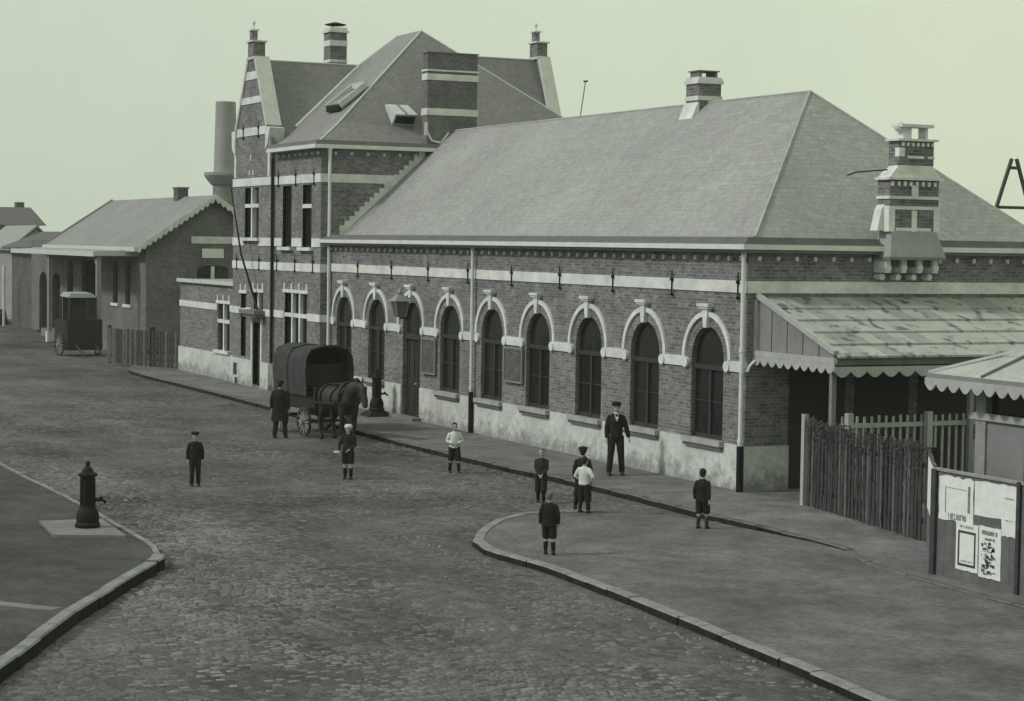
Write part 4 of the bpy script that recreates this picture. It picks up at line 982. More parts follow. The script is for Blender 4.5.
# ------------------------------------------------------------------ kiosk behind the hoarding
K = empty('kiosk', (11.5, .2, 0), 'grey boarded kiosk with a pale seamed roof and scalloped valance behind the hoarding', 'kiosk')
ky0, ky1, kx0, kx1 = -1.5, 1.3, 8.65, 17.0; kz = 3.24; ks = .40
KZ = lambda y: kz+(y-ky0)*ks
mb = MB(); n = 3
for r_ in range(n):
    ya, yb = ky0+(ky1-ky0)*r_/n-.03, ky0+(ky1-ky0)*(r_+1)/n; xa, xb = kx0+(ya-ky0), kx0+(yb-ky0)
    mb.hexa([(xa, ya, KZ(ya)), (kx1, ya, KZ(ya)), (kx1, yb, KZ(yb)-.03), (xb, yb, KZ(yb)-.03)], [(xa, ya, KZ(ya)+.04), (kx1, ya, KZ(ya)+.04), (kx1, yb, KZ(yb)+.01), (xb, yb, KZ(yb)+.01)])
    yA, yB = 2*ky1-ya, 2*ky1-yb
    mb.hexa([(xa, ya, KZ(ya)), (xb, yb, KZ(yb)-.03), (xb, yB, KZ(yb)-.03), (xa, yA, KZ(ya))], [(xa, ya, KZ(ya)+.04), (xb, yb, KZ(yb)+.01), (xb, yB, KZ(yb)+.01), (xa, yA, KZ(ya)+.04)])
mb.face([(kx0, 2*ky1-ky0, kz), (kx1, 2*ky1-ky0, kz), (kx1, ky1, KZ(ky1)), (kx0+2.8, ky1, KZ(ky1))])
kr = mb.build('roof', 'canopy', K)
mb = MB(); x = kx0+1.5
while x < kx1: yy = min(ky1, ky0+(x-kx0)); mb.bar((x, ky0-.03, KZ(ky0)+.05), (x, yy, KZ(yy)+.03), .04, .05); x += 1.3
mb.build('roof_seams', 'lead', kr)
MB().bar((kx0-.02, ky0-.02, KZ(ky0)+.05), (kx0+2.8, ky1, KZ(ky1)+.03), .08, .05).build('hip_capping', 'leadw', kr)
mb = MB(); mb.box(kx0, kx1, ky0-.09, ky0-.05, 3.18, 3.27); mb.box(kx0, kx0+.04, ky0-.05, 2*ky1-ky0, 3.16, 3.26); mb.build('fascia', 'grey', kr)
mb = MB(); valance(mb, (kx0, ky0-.12, 0), (kx1, ky0-.12, 0), 3.19, .21, .34); mb.build('valance', 'rail', kr)
mb = MB(); wy = -1.0
mb.box(9.5, kx1, wy, wy+.06, 0, 2.52); mb.box(9.5, 9.56, wy+.06, 3.4, 0, 2.52); mb.build('wall', 'grey', K)
mb = MB(); mb.box(9.25, kx1, wy-.07, wy, 2.47, 2.60); mb.build('rail', 'rail', K)
for x in (9.55, 11.0, 12.5): MB().box(x-.14, x+.14, wy-.04, wy-.001 if x > 9.6 else wy+.2, 0 if x < 9.6 else 2.6, 3.2).build('post', 'woodl', K)
mb = MB(); mb.box(10.75, 10.79, wy-.03, wy-.002, 0, 2.46); mb.box(12.0, 12.03, wy-.03, wy-.002, 0, 2.46); mb.build('batten', 'wood', K)
mb = MB(); mb.box(9.6, kx1, wy+.1, wy+.14, 2.5, 3.2); mb.build('pane', 'glass', K)

# ------------------------------------------------------------------ cast iron pumps
def pump(loc, lab, h=1.26, rz=0, grp='cast iron street pumps'):
    t = empty('street_pump', loc, lab, 'pump', grp, rz); k = h/1.26
    mb = MB(); mb.lathe((0, 0, 0), [(0.234*k, 0), (0.242*k, .06*k), (0.211*k, .1*k), (0.218*k, .2*k), (0.203*k, .28*k), (0.156*k, .38*k), (0.148*k, .4*k)], 16); mb.build('pump_base', 'iron', t, local=True)
    mb = MB(); mb.lathe((0, 0, 0), [(0.136*k, .4*k), (0.129*k, .95*k), (0.133*k, .97*k)], 12)
    for q in range(8): a = 2*pi*q/8; mb.bar((.134*k*cos(a), .134*k*sin(a), .42*k), (.128*k*cos(a), .128*k*sin(a), .94*k), .03*k)
    mb.build('column', 'iron', t, local=True)
    mb = MB(); mb.lathe((0, 0, 0), [(0.148*k, .96*k), (0.183*k, .99*k), (0.183*k, 1.02*k), (0.117*k, 1.05*k), (0.094*k, 1.1*k), (0.078*k, 1.13*k), (0.039*k, 1.16*k), (0.035*k, 1.19*k), (0.051*k, 1.215*k), (0.039*k, 1.245*k), (.005, 1.27*k)], 14); mb.build('cap', 'iron', t, local=True)
    mb = MB(); mb.tube([(.11*k, 0, .52*k), (.26*k, 0, .53*k), (.33*k, 0, .5*k), (.34*k, 0, .46*k)], [.035*k, .03*k, .03*k, .035*k], 8); mb.ball((.26*k, 0, .56*k), .035*k, 8); mb.build('spout', 'iron', t, local=True)
    return t
pump((1.32, -15.25, .1), 'black cast iron street pump on a pale stone slab at the kerb corner', 1.24, R(62))
mb = MB(); q = [(.15, -15.9), (2.1, -16.05), (2.6, -14.85), (.3, -14.72)]; mb.hexa([(x, y, 0) for x, y in q], [(x, y, .1) for x, y in q]); 
top('pump_slab', mb, 'slab', (1.3, -15.3, 0), 'pale stone slab under the street pump on the near kerb corner', 'slab')
pump((-20.9, -.62, .16), 'black cast iron street pump on a stepped plinth beside the station door', 1.32, R(50))
mb = MB(); mb.hexa([(-21.35, -1.07, 0), (-20.45, -1.07, 0), (-20.45, -.17, 0), (-21.35, -.17, 0)], [(-21.15, -.87, .16), (-20.65, -.87, .16), (-20.65, -.37, .16), (-21.15, -.37, .16)])
top('pump_plinth', mb, 'iron', (-20.9, -.62, 0), 'dark sloping plinth under the pump beside the station door', 'plinth')

# ------------------------------------------------------------------ people
def remesh(o, vox, sm=3):
    md = o.modifiers.new('r', 'REMESH'); md.mode = 'VOXEL'; md.voxel_size = vox; md.use_smooth_shade = True
    if sm: s2 = o.modifiers.new('s', 'SMOOTH'); s2.iterations = sm; s2.factor = .5
    dg = bpy.context.evaluated_depsgraph_get(); me = bpy.data.meshes.new_from_object(o.evaluated_get(dg), depsgraph=dg)
    for mm in o.data.materials:
        if mm and mm.name not in [x.name for x in me.materials if x]: me.materials.append(mm)
    for p_ in me.polygons: p_.use_smooth = True
    o.modifiers.clear(); old = o.data; nm = old.name; o.data = me; bpy.data.meshes.remove(old); me.name = nm
    return o
def V3(a): return Vector(a)
def person(loc, yaw, H_, label, head=.145, lf=(.0, 0), rf=(.0, 0), lh=None, rh=None, top_m='navy', bot='navy', bot_len=1.0, cap=None, hair='hair', sock='sock', coat=0.0, turn=0, group=None, cap_m='navy', waist=None, collar=False, wide=1.0):
    """faces local -Y. lf/rf = foot (forward, sideways); lh/rh = hand targets in units of body height"""
    t = empty('person', loc, label, 'person', group, yaw)
    h = H_
    hip = .50 if H_ < 1.5 else .52; sho = 1-head*1.42; hw = .052; sw = .094*wide
    def leg(sx, f):
        hp = V3((sx*hw, 0, hip)); an = V3((sx*(hw+.01)+f[1]*sx, -f[0], .045)); kn = (hp+an)/2+V3((0, -.018-.25*abs(f[0])*(1 if f[0] > 0 else .2), .01))
        return hp, kn, an
    def arm(sx, tgt):
        s_ = V3((sx*sw, .005, sho-.018)); hd = V3(tgt) if tgt else V3((sx*(sw+.042), -.015, hip-.02))
        L = .305; d = hd-s_; dist = min(d.length, L*.995); hd = s_+d.normalized()*dist
        mid = (s_+hd)/2; off = math.sqrt(max((L/2)**2-(dist/2)**2, 0)); out = V3((sx*.8, .6, -.2)); out = (out-d.normalized()*out.dot(d.normalized())).normalized()
        return s_, mid+out*off, hd
    Ls = [leg(-1, rf), leg(1, lf)]; As = [arm(-1, rh), arm(1, lh)]
    Sc = lambda p: V3(p)*h
    # --- body (one continuous mesh)
    mb = MB()
    hc = V3((0, -.012, 1-head*.52))
    mb.tube([Sc((0, 0, hip-.02)), Sc((0, 0, hip+.06)), Sc((0, 0, hip+.14)), Sc((0, 0, sho-.07)), Sc((0, 0, sho-.005)), Sc((0, 0, sho+.02))],
            [(.085*h*wide, .055*h), (.075*h*wide, .05*h), (.078*h*wide, .052*h), (.09*h*wide, .06*h), (.07*h*wide, .045*h), (.03*h, .03*h)], 16)
    mb.tube([Sc((0, .0, sho-.01)), Sc((0, -.005, 1-head*.85))], [.034*h, .03*h], 12)
    for hp, kn, an in Ls:
        mb.tube([Sc(hp+V3((0, 0, .03))), Sc(hp+(kn-hp)*.5), Sc(kn), Sc(kn+(an-kn)*.35), Sc(an)], [.05*h, .045*h, .033*h, .034*h, .021*h], 12)
        mb.tube([Sc(an+V3((0, .02, -.012))), Sc(an+V3((0, -.03, -.018))), Sc(an+V3((0, -.09, -.028)))], [(.022*h, .025*h), (.024*h, .022*h), (.024*h, .014*h)], 10)
    for (s_, el_, hd), sx in zip(As, (-1, 1)):
        mb.tube([Sc(s_), Sc(el_), Sc(el_+(hd-el_)*.5), Sc(hd)], [.03*h, .023*h, .021*h, .014*h], 10)
        dr_ = (hd-el_).normalized(); sd_ = dr_.cross(V3((1, 0, 0))).normalized() if abs(dr_.x) < .8 else V3((0, 1, 0))
        mb.tube([Sc(hd), Sc(hd+dr_*.022), Sc(hd+dr_*.045)], [(.013*h, .011*h), (.021*h, .012*h), (.02*h, .010*h)], 10)
        for k in range(4):
            b_ = hd+dr_*.04+sd_*(.0135*(k-1.5)*.75); cu = V3((-sx, 0, 0))*.012; ln = (.032, .038, .036, .028)[k]
            mb.tube([Sc(b_), Sc(b_+dr_*ln*.55), Sc(b_+dr_*ln+cu)], [.0055*h, .005*h, .004*h], 6)
        mb.tube([Sc(hd+dr_*.012+sd_*.012), Sc(hd+dr_*.03+sd_*.026), Sc(hd+dr_*.045+sd_*.028)], [.007*h, .006*h, .0045*h], 6)
    # head
    r_ = head/2
    hm_ = MB()
    hm_.ball(Sc(hc+V3((0, .008, .01))), r_*h*.92, 16, (.80, .95, .98))
    hm_.ball(Sc(hc+V3((0, -.014, -r_*.45))), r_*h*.62, 14, (.85, .8, .95))
    hm_.tube([Sc(hc+V3((0, -r_*.80, .05*r_))), Sc(hc+V3((0, -r_*1.06, -.22*r_))), Sc(hc+V3((0, -r_*.82, -.3*r_)))], [r_*.08*h, r_*.15*h, r_*.08*h], 8)
    for sx in (-1, 1):
        hm_.ball(Sc(hc+V3((sx*r_*.80, .012, -.05*r_))), r_*h*.2, 8, (.5, .8, 1.3)); hm_.ball(Sc(hc+V3((sx*r_*.3, -r_*.74, -.5*r_))), r_*h*.16, 8)
    hm_.ball(Sc(hc+V3((0, -r_*.82, -.55*r_))), r_*h*.12, 8, (1.9, .7, .6)); hm_.ball(Sc(hc+V3((0, -r_*.72, -.85*r_))), r_*h*.18, 8)
    ct, st = cos(turn), sin(turn); cc = hc*h
    rot = lambda v: V3((ct*v[0]-st*(v[1]-cc.y), st*v[0]+ct*(v[1]-cc.y)+cc.y, v[2]))
    hm_.v = [tuple(rot(v)) for v in hm_.v]
    mb.mesh(hm_.v, hm_.f)
    body = mb.build('body', 'skin', t, local=True); remesh(body, .0062 if h > 1.5 else .0052, 2)
    # eyes, brows, lips
    mb = MB()
    for sx in (-1, 1):
        mb.ball(Sc(hc+V3((sx*r_*.30, -r_*.80, -.02*r_))), r_*h*.10, 8, (1.3, .6, .7)); mb.ball(Sc(hc+V3((sx*r_*.32, -r_*.80, .16*r_))), r_*h*.08, 8, (2.4, .8, .6))
    mb.v = [tuple(rot(v)) for v in mb.v]; mb.build('eyes', 'hair', t, local=True)
    mb = MB(); mb.ball(Sc(hc+V3((0, -r_*.86, -.57*r_))), r_*h*.07, 8, (2.6, .8, .6)); mb.v = [tuple(rot(v)) for v in mb.v]; mb.build('mouth', simple('lips', .14, bmp=0) if 'lips' not in bpy.data.materials else bpy.data.materials['lips'], t, local=True)
    # hair
    mb = MB(); mb.ball(Sc(hc+V3((0, .020, .022))), r_*h*.95, 16, (.86, .96, .94)); mb.ball(Sc(hc+V3((0, .040, -.3*r_))), r_*h*.62, 12, (1.05, .8, .9))
    mb.ball(Sc(hc+V3((.01, -.02, .75*r_))), r_*h*.4, 10, (1.4, 1, .5))
    mb.v = [tuple(rot(v)) for v in mb.v]; hr = mb.build('hair', hair, t, local=True); remesh(hr, .008, 2)
    if cap:
        mb = MB(); z0 = .42*r_
        if cap == 'flat':
            mb.lathe(Sc(hc+V3((0, .012, z0))), [(r_*h*.92, -.1*r_*h), (r_*h*.96, .1*r_*h), (r_*h*1.06, .3*r_*h), (r_*h*1.0, .48*r_*h), (r_*h*.6, .62*r_*h), (.002, .66*r_*h)], 18)
            mb.hexa([Sc(hc+V3((-r_*.6, -r_*.72, z0))), Sc(hc+V3((r_*.6, -r_*.72, z0))), Sc(hc+V3((r_*.36, -r_*1.3, z0-.12*r_))), Sc(hc+V3((-r_*.36, -r_*1.3, z0-.12*r_)))], [Sc(hc+V3((-r_*.6, -r_*.72, z0+.1*r_))), Sc(hc+V3((r_*.6, -r_*.72, z0+.1*r_))), Sc(hc+V3((r_*.36, -r_*1.3, z0-.04*r_))), Sc(hc+V3((-r_*.36, -r_*1.3, z0-.04*r_)))])
        else:
            mb.lathe(Sc(hc+V3((0, .008, z0))), [(r_*h*1.0, -.12*r_*h), (r_*h*1.02, .1*r_*h), (r_*h*.95, .5*r_*h), (r_*h*.5, .72*r_*h), (.002, .76*r_*h)], 16)
        mb.v = [tuple(rot(v)) for v in mb.v]; mb.build('cap', cap_m, t, local=True, smooth=False)
    # top
    g = .014
    mb = MB(); tb = hip-coat
    mb.tube([Sc((0, 0, tb)), Sc((0, 0, hip+.08)), Sc((0, 0, sho-.09)), Sc((0, 0, sho-.03)), Sc((0, .002, sho+.022)), Sc((0, .002, sho+.036))],
            [((.108+coat*.15)*h*wide, .078*h), (.1*h*wide, .072*h), (.106*h*wide, .078*h), (.094*h*wide, .068*h), (.06*h, .05*h), (.038*h, .038*h)], 18)
    for (s_, el_, hd) in As: mb.tube([Sc(s_+(V3((0, 0, sho))-s_)*.35+V3((0, 0, .0))), Sc(s_+(el_-s_)*.12), Sc((s_+el_)/2), Sc(el_), Sc(hd-(hd-el_).normalized()*.012)], [.03*h, .040*h, .039*h, .034*h, .028*h], 14); mb.ball(Sc(s_+(el_-s_)*.06), .039*h, 12)
    jk = mb.build('jacket' if top_m != 'shirt' else 'shirt', top_m, t, local=True); remesh(jk, .009, 4)
    if collar:
        mb = MB(); mb.tube([Sc((0, -.004, sho+.022)), Sc((0, -.004, sho+.045))], [.043*h, .037*h], 12)
        mb.hexa([Sc((-.022, -.074, sho-.03)), Sc((.022, -.074, sho-.03)), Sc((.022, -.03, sho+.03)), Sc((-.022, -.03, sho+.03))], [Sc((-.004, -.08, sho-.07)), Sc((.004, -.08, sho-.07)), Sc((.03, -.04, sho+.04)), Sc((-.03, -.04, sho+.04))]); mb.build('collar', 'shirt', t, local=True)
    # trousers
    mb = MB()
    mb.tube([Sc((0, 0, hip+.07)), Sc((0, 0, hip)), Sc((0, 0, hip-.04))], [(.09*h*wide, .066*h), (.1*h*wide, .072*h), (.085*h*wide, .065*h)], 16)
    for hp, kn, an in Ls:
        if bot_len >= 1: pts = [hp+V3((0, 0, .02)), (hp+kn)/2, kn, (kn+an)/2, an+V3((0, 0, .005))]; rs = [.06*h, .056*h, .047*h, .042*h, .040*h]
        else: e_ = kn+(kn-hp)*(bot_len-.5)*.9; pts = [hp+V3((0, 0, .02)), (hp+kn)/2, e_]; rs = [.064*h, .064*h, .060*h]
        mb.tube([Sc(q) for q in pts], rs, 12)
    tr = mb.build('trousers' if bot_len >= 1 else 'short_trousers', bot, t, local=True); remesh(tr, .009, 3)
    if bot_len < 1 and sock:
        mb = MB()
        for hp, kn, an in Ls: mb.tube([Sc(kn+(an-kn)*.3), Sc(kn+(an-kn)*.5), Sc(an)], [.039*h, .038*h, .027*h], 12)
        mb.build('stockings', sock, t, local=True, smooth=True)
    mb = MB()
    for hp, kn, an in Ls:
        mb.tube([Sc(an+V3((0, .004, .03))), Sc(an+V3((0, .004, -.01)))], [.028*h, .030*h], 12)
        mb.tube([Sc(an+V3((0, .03, -.02))), Sc(an+V3((0, -.03, -.02))), Sc(an+V3((0, -.075, -.026))), Sc(an+V3((0, -.1, -.03)))], [(.026*h, .025*h), (.031*h, .026*h), (.032*h, .018*h), (.02*h, .012*h)], 12)
    sh = mb.build('shoes', 'shoe', t, local=True); remesh(sh, .008, 2)
    return t
# heading so that local -Y looks toward point p
def face_to(loc, p): d = Vector((p[0]-loc[0], p[1]-loc[1])); return math.atan2(d.x, -d.y)
C0 = (38.5, -24.3)
def yawc(loc, extra=0): return face_to(loc, C0)+R(extra)
l = (-5.97, -11.01, ZR); person(l, yawc(l, 5), 1.25, 'boy in dark suit and peaked cap standing alone in the street behind the near pump', bot='navy', cap='flat', lf=(0, 0), rf=(.02, .0), hair='hair')
l = (-6.15, -7.2, ZR); t = person(l, yawc(l, -15), 1.30, 'boy in dark coat and pale cap with bare knees standing in front of the wagon', bot_len=.5, coat=.05, cap='round', cap_m='shirt', rh=(-.14, -.12, .52), lh=(.05, -.12, .55), lf=(.02, 0), rf=(-.02, 0), sock='navy')
mb = MB(); mb.box(-.30, -.17, -.22, -.12, .64, .68); mb.build('held_cloth', 'shirt', t, local=True)
l = (-6.51, -4.28, ZR); person(l, yawc(l, 10), 1.24, 'boy in white shirt and short trousers facing forward, hands at his chest', top_m='shirt', bot_len=.68, rh=(-.05, -.11, .60), lh=(.06, -.11, .60), lf=(.07, .02), rf=(-.05, .02), sock='navy')
l = (-.64, -4.8, ZR); person(l, yawc(l, -8), 1.20, 'boy in dark jacket walking forward with pale hands clasped at his waist', top_m='navy2', bot_len=.9, cap=None, hair='hairl', rh=(-.02, -.1, .52), lh=(.03, -.1, .52), lf=(.09, 0), rf=(-.06, 0), sock='navy')
l = (1.86, -5.05, -.018); person(l, yawc(l, 150), 1.17, 'boy in white shirt and dark short trousers, back turned, at the rounded kerb', top_m='shirt', bot_len=.9, hair='hair', cap=None, rh=(-.12, -.06, .56), lh=(.1, -.08, .56), sock='navy', lf=(.0, .02), rf=(0, .02), wide=1.05)
l = (1.42, -4.86, -.018); person(l, yawc(l, 170), 1.33, 'boy in dark clothes and cap, half hidden behind the white shirted boy', bot_len=.9, cap='flat', sock='navy', lf=(0, .05), rf=(0, .04), wide=.95)
l = (6.67, -8.26, -.018); person(l, yawc(l, 172), 1.14, 'small boy in dark jacket seen from behind, nearest to the curved kerb', top_m='navy', bot_len=.6, hair='hairl', coat=.05, lf=(.05, 0), rf=(-.03, .01), sock='navy', wide=1.05)
l = (4.73, -3.93, -.018); person(l, yawc(l, 160), 1.19, 'boy in dark jacket seen from behind, alone in front of the last arched window', bot_len=.62, coat=.05, sock='sock', lf=(.0, .01), rf=(.05, 0), rh=(-.12, .02, .46))
l = (-3.87, -1.21, 0); person(l, yawc(l, 8), 1.76, 'man in dark suit with a pale collar standing on the pavement by the windows', head=.13, collar=True, cap='round', lf=(0, .03), rf=(.04, .03), lh=(.18, -.05, .49), wide=.92)
l = (-16.1, -5.5, ZR); person(l, yawc(l, 165), 1.66, 'man in a long dark coat seen from behind, standing beside the covered wagon', head=.13, coat=.22, cap='round', bot_len=1.0, wide=1.15, lf=(0, .03), rf=(.03, .03))

# ------------------------------------------------------------------ horse
HT = empty('horse', (-14.9, -4.15, ZR), 'dark horse harnessed in front of the covered wagon, head lowered', 'horse', rz=R(8))
mb = MB()    # faces +X
mb.tube([(-.78, 0, 1.18), (-.62, 0, 1.17), (-.3, 0, 1.10), (.1, 0, 1.07), (.45, 0, 1.12), (.68, 0, 1.18)], [(.12, .14), (.27, .30), (.28, .32), (.29, .35), (.25, .33), (.14, .2)], 18)
mb.tube([(.5, 0, 1.22), (.78, 0, 1.42), (1.02, 0, 1.50), (1.18, 0, 1.50)], [(.17, .28), (.12, .2), (.09, .15), (.08, .11)], 14)
mb.tube([(1.13, 0, 1.54), (1.24, 0, 1.42), (1.36, 0, 1.18), (1.43, 0, 1.02), (1.45, 0, .97)], [(.08, .1), (.105, .14), (.075, .1), (.065, .075), (.04, .04)], 12)
for s_ in (-1, 1):
    mb.tube([(.5, s_*.15, 1.05), (.52, s_*.16, .78), (.5, s_*.16, .55), (.5, s_*.16, .48), (.49, s_*.16, .2), (.52, s_*.16, .11), (.55, s_*.16, .02)], [(.13, .12), (.085, .09), (.055, .06), (.06, .062), (.036, .036), (.045, .045), (.062, .065)], 12)
    mb.tube([(-.55, s_*.15, 1.12), (-.48, s_*.17, .82), (-.62, s_*.17, .58), (-.70, s_*.17, .50), (-.66, s_*.17, .2), (-.62, s_*.17, .1), (-.58, s_*.17, .02)], [(.15, .2), (.12, .15), (.07, .08), (.055, .065), (.038, .04), (.047, .05), (.065, .07)], 12)
    mb.tube([(1.12, s_*.07, 1.6), (1.11, s_*.08, 1.7), (1.12, s_*.075, 1.75)], [.03, .025, .005], 6)
hb = mb.build('body', 'horse', HT, local=True); remesh(hb, .018, 3)
mb = MB(); mb.tube([(-.84, 0, 1.25), (-.98, 0, 1.05), (-1.0, 0, .75), (-.97, 0, .5)], [.04, .07, .09, .03], 10); mb.build('tail', 'mane', HT, local=True)
mb = MB(); mb.tube([(.55, .0, 1.50), (.8, 0, 1.60), (1.0, 0, 1.65), (1.12, 0, 1.62)], [(.03, .05), (.04, .09), (.04, .07), (.03, .04)], 8); mb.build('mane', 'mane', HT, local=True)
mb = MB()
n = 20
for k in range(n):
    a, b = 2*pi*k/n, 2*pi*(k+1)/n
    for (x, rw, rh_, z) in ((.5, .27, .42, 1.15), (.12, .31, .375, 1.06), (-.45, .3, .34, 1.13)): mb.bar((x, rw*cos(a), z+rh_*sin(a)), (x, rw*cos(b), z+rh_*sin(b)), .06 if x != .5 else .1, .04)
for s_ in (-1, 1): mb.bar((.45, s_*.31, 1.02), (-1.5, s_*.36, .95), .06); mb.bar((1.16, s_*.1, 1.46), (1.38, s_*.08, 1.12), .03); mb.box(1.19, 1.27, s_*.1-.015, s_*.1+.015, 1.38, 1.5)
mb.bar((.5, 0, 1.55), (-.6, 0, 1.46), .05); mb.build('harness', 'shoe', HT, local=True)

# ------------------------------------------------------------------ wagons
def wheel(parent, x, y, z, r, spokes=12, th=.06):
    c = [(x+r*cos(2*pi*k/24), y, z+r*sin(2*pi*k/24)) for k in range(25)]
    mb = MB()
    for k in range(24):
        a0_, a1_ = 2*pi*k/24, 2*pi*(k+1)/24
        q = [(x+rr*cos(a), y-th/2, z+rr*sin(a)) for rr, a in ((r-.07, a0_), (r, a0_), (r, a1_), (r-.07, a1_))]; mb.hexa(q, [(p[0], y+th/2, p[2]) for p in q])
    o = mb.build('wheel', 'wood', parent, local=True)
    mb = MB()
    for k in range(spokes): a = 2*pi*k/spokes; mb.bar((x, y, z), (x+(r-.05)*cos(a), y, z+(r-.05)*sin(a)), .035)
    mb.tube([(x, y-.12, z), (x, y+.12, z)], .08, 10); mb.build('spokes', 'woodl', o, local=True)
WG = empty('covered_wagon', (-17.3, -4.0, ZR), 'dark covered delivery wagon with a boxy rounded canvas hood, drawn by the horse', 'wagon', rz=R(6))
mb = MB(); mb.box(-1.15, 1.1, -.62, .62, .72, 1.1); mb.box(-1.15, .75, -.66, .66, 1.1, 1.2); mb.box(1.0, 1.1, -.62, .62, 1.1, 1.35); mb.build('wagon_body', 'wagon', WG, local=True)
mb = MB()
hoop = [(-.74, 1.1), (-.78, 1.8), (-.74, 2.15), (-.6, 2.36), (-.2, 2.46), (.2, 2.46), (.6, 2.36), (.74, 2.15), (.78, 1.8), (.74, 1.1)]
xs = [-1.2, -.8, -.4, 0, .4, .8]
for xi, (xa, xb) in enumerate(zip(xs, xs[1:])):
    for (y0, z0), (y1, z1) in zip(hoop, hoop[1:]):
        xm = (xa+xb)/2; sg = .95
        A_ = [(xa, y0, z0), (xa, y1, z1)]; Bm = [(xm, y0*sg, 1.2+(z0-1.2)*sg), (xm, y1*sg, 1.2+(z1-1.2)*sg)]; C_ = [(xb, y0, z0), (xb, y1, z1)]
        mb.face([A_[0], Bm[0], Bm[1], A_[1]]); mb.face([Bm[0], C_[0], C_[1], Bm[1]])
mb.face([(-1.2, y, z) for y, z in hoop])
mb.build('canvas_cover', 'canvas', WG, local=True)
mb = MB()
for x in (.82,):
    for (y0, z0), (y1, z1) in zip(hoop, hoop[1:]): mb.bar((x, y0*1.01, z0+.01), (x, y1*1.01, z1+.01), .045)
mb.build('hoops', 'wood', WG, local=True)
mb = MB(); mb.box(.5, .9, -.6, .6, 1.3, 1.38); mb.box(.45, .5, -.7, .7, 1.1, 1.95); mb.face([(-.3, y, z) for y, z in hoop]); mb.build('driver_bench', 'wagon', WG, local=True)
for x, r_ in ((-.75, .48), (.7, .4)):
    for y in (-.75, .75): wheel(WG, x, y, r_, r_)
mb = MB(); mb.tube([(-.75, -.75, .48), (-.75, .75, .48)], .04, 8); mb.tube([(.7, -.75, .4), (.7, .75, .4)], .04, 8); mb.box(-.8, .8, -.06, .06, .5, .72); mb.build('axles', 'wood', WG, local=True)

LT.scale = (.72, .72, .8)
WG.scale = (1.12, .98, 1.06); HT.scale = (1.06, 1.25, 1.08)
W2 = empty('cart', (-57.6, -1.45, ZR), 'dark high-sided cart under a pale flat awning parked by the goods shed', 'cart', rz=R(10))
mb = MB(); mb.box(-.75, .75, -.9, .9, .3, .4); mb.box(.69, .75, -.9, .9, .4, 1.75); mb.box(-.75, -.69, -.9, .9, .4, 1.75); mb.box(-.69, .69, -.9, -.84, .4, 1.75); mb.box(-.69, .69, .84, .9, .4, 1.75); mb.box(-.68, .68, -.83, .83, .4, 1.6); mb.build('cart_body', 'wagon', W2, local=True)
mb = MB(); mb.hexa([(-.55, -.72, 2.85), (.55, -.72, 2.8), (.55, .72, 2.8), (-.55, .72, 2.85)], [(-.45, -.6, 3.05), (.45, -.6, 3.0), (.45, .5, 3.0), (-.45, .5, 3.05)]); mb.build('awning', 'tarp', W2, local=True)
for x in (-.5, .5):
    for y in (-.68, .68): MB().bar((x, y, 1.4), (x, y, 2.85), .07).build('awning_post', 'wood', W2, local=True)
MB().box(-.5, -.45, -.6, .6, 1.7, 2.8).build('back_cloth', 'wood', W2, local=True)
for y in (-.98, .98): wheel(W2, 0, y, .55, .55)
mb = MB(); mb.bar((.7, -.5, .6), (1.8, -.45, .1), .07); mb.bar((.7, .5, .6), (1.8, .45, .1), .07); mb.build('shafts', 'wood', W2, local=True)

# thin haze over the yard and beyond
hm = bpy.data.materials.new('haze'); hm.use_nodes = True; hn = hm.node_tree; hn.nodes.clear()
pv = hn.nodes.new('ShaderNodeVolumePrincipled'); pv.inputs['Color'].default_value = (.92, .97, .9, 1); pv.inputs['Density'].default_value = .00035; pv.inputs['Anisotropy'].default_value = .1
ho = hn.nodes.new('ShaderNodeOutputMaterial'); hn.links.new(pv.outputs[0], ho.inputs['Volume'])
hz = MB().box(-720, 320, -420, 520, -1.6, 16).build('haze', hm); tag(hz, 'thin pale haze hanging over the station yard and beyond', kind='stuff')
# ------------------------------------------------------------------ far things
mb = MB()
HB = empty('brick_house', (-150, 12, 0), 'brick house with a dark tiled roof at far left beyond the goods shed', 'house')
mb = MB(); mb.box(-158, -146, -6, 15.9, -.3, 6.7); mb.build('wall', 'brick_far', HB)
mb = MB(); mb.hexa([(-145.6, -6.4, 6.6), (-145.6, 16.5, 6.6), (-158.4, 16.5, 6.6), (-158.4, -6.4, 6.6)], [(-150.5, -6.2, 8.3), (-150.5, 16.1, 8.3), (-153.5, 16.1, 8.3), (-153.5, -6.2, 8.3)]); rf_ = mb.build('roof', 'farroof', HB)
MB().box(-152.5, -151.5, 15.0, 15.7, 8.1, 8.8).build('chimney', 'brick_dark', rf_)
for y in (3, 7.2, 11.8): 
    wn = MB().box(-145.99, -145.93, y-.5, y+.5, 4.2, 5.7).build('window', 'farwhite', HB)
WH = empty('pale_house', (-104, 5.3, 0), 'pale gabled house end at far left beyond the goods shed', 'house')
mb = MB(); mb.box(-110, -100, 4.1, 7.2, -.2, 4.8); mb.face([(-100, 4.1, 4.8), (-100, 7.2, 4.8), (-100, 5.7, 6.1)]); mb.build('wall', 'farwhite', WH)
mb = MB(); mb.hexa([(-110.2, 3.8, 4.6), (-99.8, 3.8, 4.6), (-99.8, 5.7, 6.2), (-110.2, 5.7, 6.2)], [(-110.2, 3.8, 4.75), (-99.8, 3.8, 4.75), (-99.8, 5.7, 6.35), (-110.2, 5.7, 6.35)])
mb.hexa([(-110.2, 5.7, 6.2), (-99.8, 5.7, 6.2), (-99.8, 7.5, 4.6), (-110.2, 7.5, 4.6)], [(-110.2, 5.7, 6.35), (-99.8, 5.7, 6.35), (-99.8, 7.5, 4.75), (-110.2, 7.5, 4.75)]); mb.build('roof', 'zinc', WH)
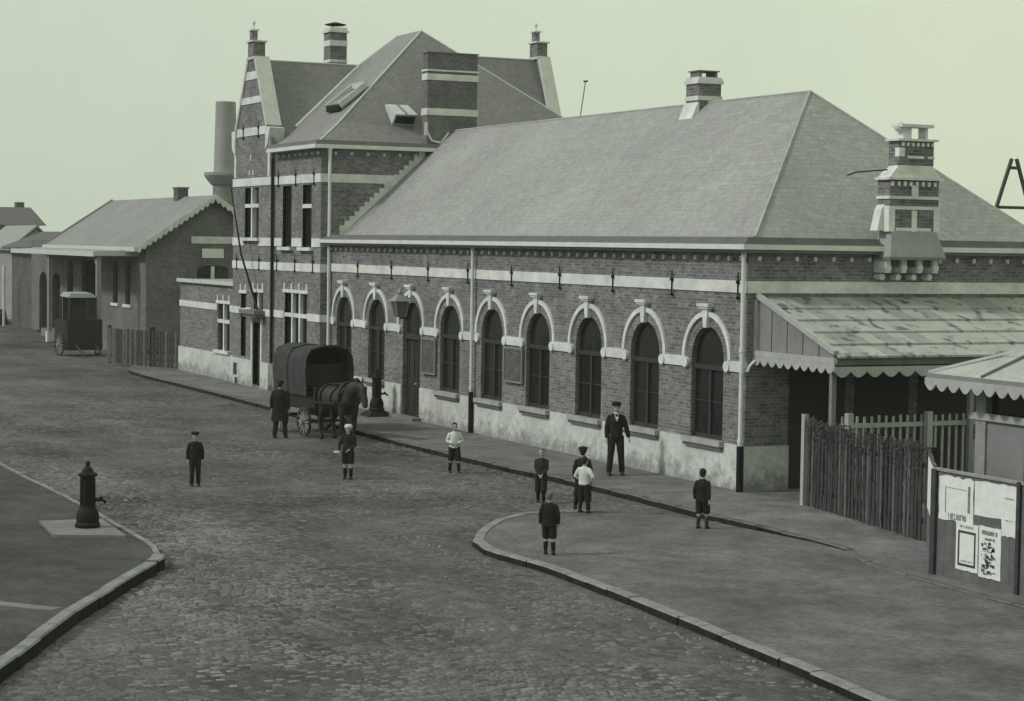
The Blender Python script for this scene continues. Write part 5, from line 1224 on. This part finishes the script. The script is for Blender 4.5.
for y in (4.8, 6.4): MB().box(-100.0, -99.94, y-.3, y+.3, 2.4, 3.5).build('window', 'glass', WH)
MB().box(-100, -99.2, 4.2, 7.2, -.2, 2.0).build('outhouse', 'farroof', WH)
WH2 = empty('outbuilding', (-88, 5, 0), 'low dark outbuilding with a sloping roof joined beyond the goods shed porch', 'shed')
mb = MB(); mb.box(-92, -84.2, 2.4, 8, -.2, 4.9); mb.build('wall', 'brick_dark', WH2)
mb = MB(); mb.hexa([(-92.3, 1.8, 4.75), (-84.1, 1.8, 4.75), (-84.1, 4.4, 5.75), (-92.3, 4.4, 5.75)], [(-92.3, 1.8, 4.9), (-84.1, 1.8, 4.9), (-84.1, 4.4, 5.9), (-92.3, 4.4, 5.9)]); mb.hexa([(-92.3, 4.4, 5.75), (-84.1, 4.4, 5.75), (-84.1, 8.5, 4.3), (-92.3, 8.5, 4.3)], [(-92.3, 4.4, 5.9), (-84.1, 4.4, 5.9), (-84.1, 8.5, 4.45), (-92.3, 8.5, 4.45)]); mb.build('roof', 'farroof', WH2)
mb = MB(); mb.hexa([(-97, 2.0, -.2), (-92, 1.6, -.2), (-92, 2.2, -.2), (-97, 3.2, -.2)], [(-96, 2.3, .75), (-93, 1.9, .55), (-93, 2.1, .55), (-96, 2.8, .75)])
top('coal_heap', mb, 'mane', (-94.5, 2.2, ZR), 'low dark heap lying in the street at far left edge', 'heap')
mb = MB(); mb.tube([(-90, 1.5, -.2), (-90, 1.5, 3.7)], .09, 8)
top('white_post', mb, 'stone', (-90, 1.5, ZR), 'tall white post standing at far left edge before the houses', 'post')
# timber trestle mast behind the station, right edge
TX, TY = -15, 19.75
TM = empty('trestle_mast', (TX, TY, 0), 'dark A-shaped timber mast rising behind the roof at right edge', 'mast')
mb = MB()
zt = 8.6
for s_ in (-1, 1): mb.bar((TX, TY+s_*3.2, 0), (TX, TY+s_*.1, zt), .095)
mb.build('leg', 'mast', TM)
MB().bar((TX, TY-.72, 6.98), (TX, TY+.72, 6.98), .1).build('cross_bar', 'mast', TM); MB().bar((TX, TY-.2, 8.3), (TX, TY+.2, 8.3), .1).build('cross_bar', 'mast', TM)
mb = MB(); mb.tube([(-33.4, 12.0, 0), (-31.55, 12.0, 10.4), (-31.1, 12.0, 11.9)], .02, 6); mb.box(-31.2, -31.0, 11.95, 12.05, 11.84, 11.9)
top('signal_mast', mb, 'mast', (-31.5, 12, 0), 'thin mast with small cross piece rising behind the long roof', 'mast')
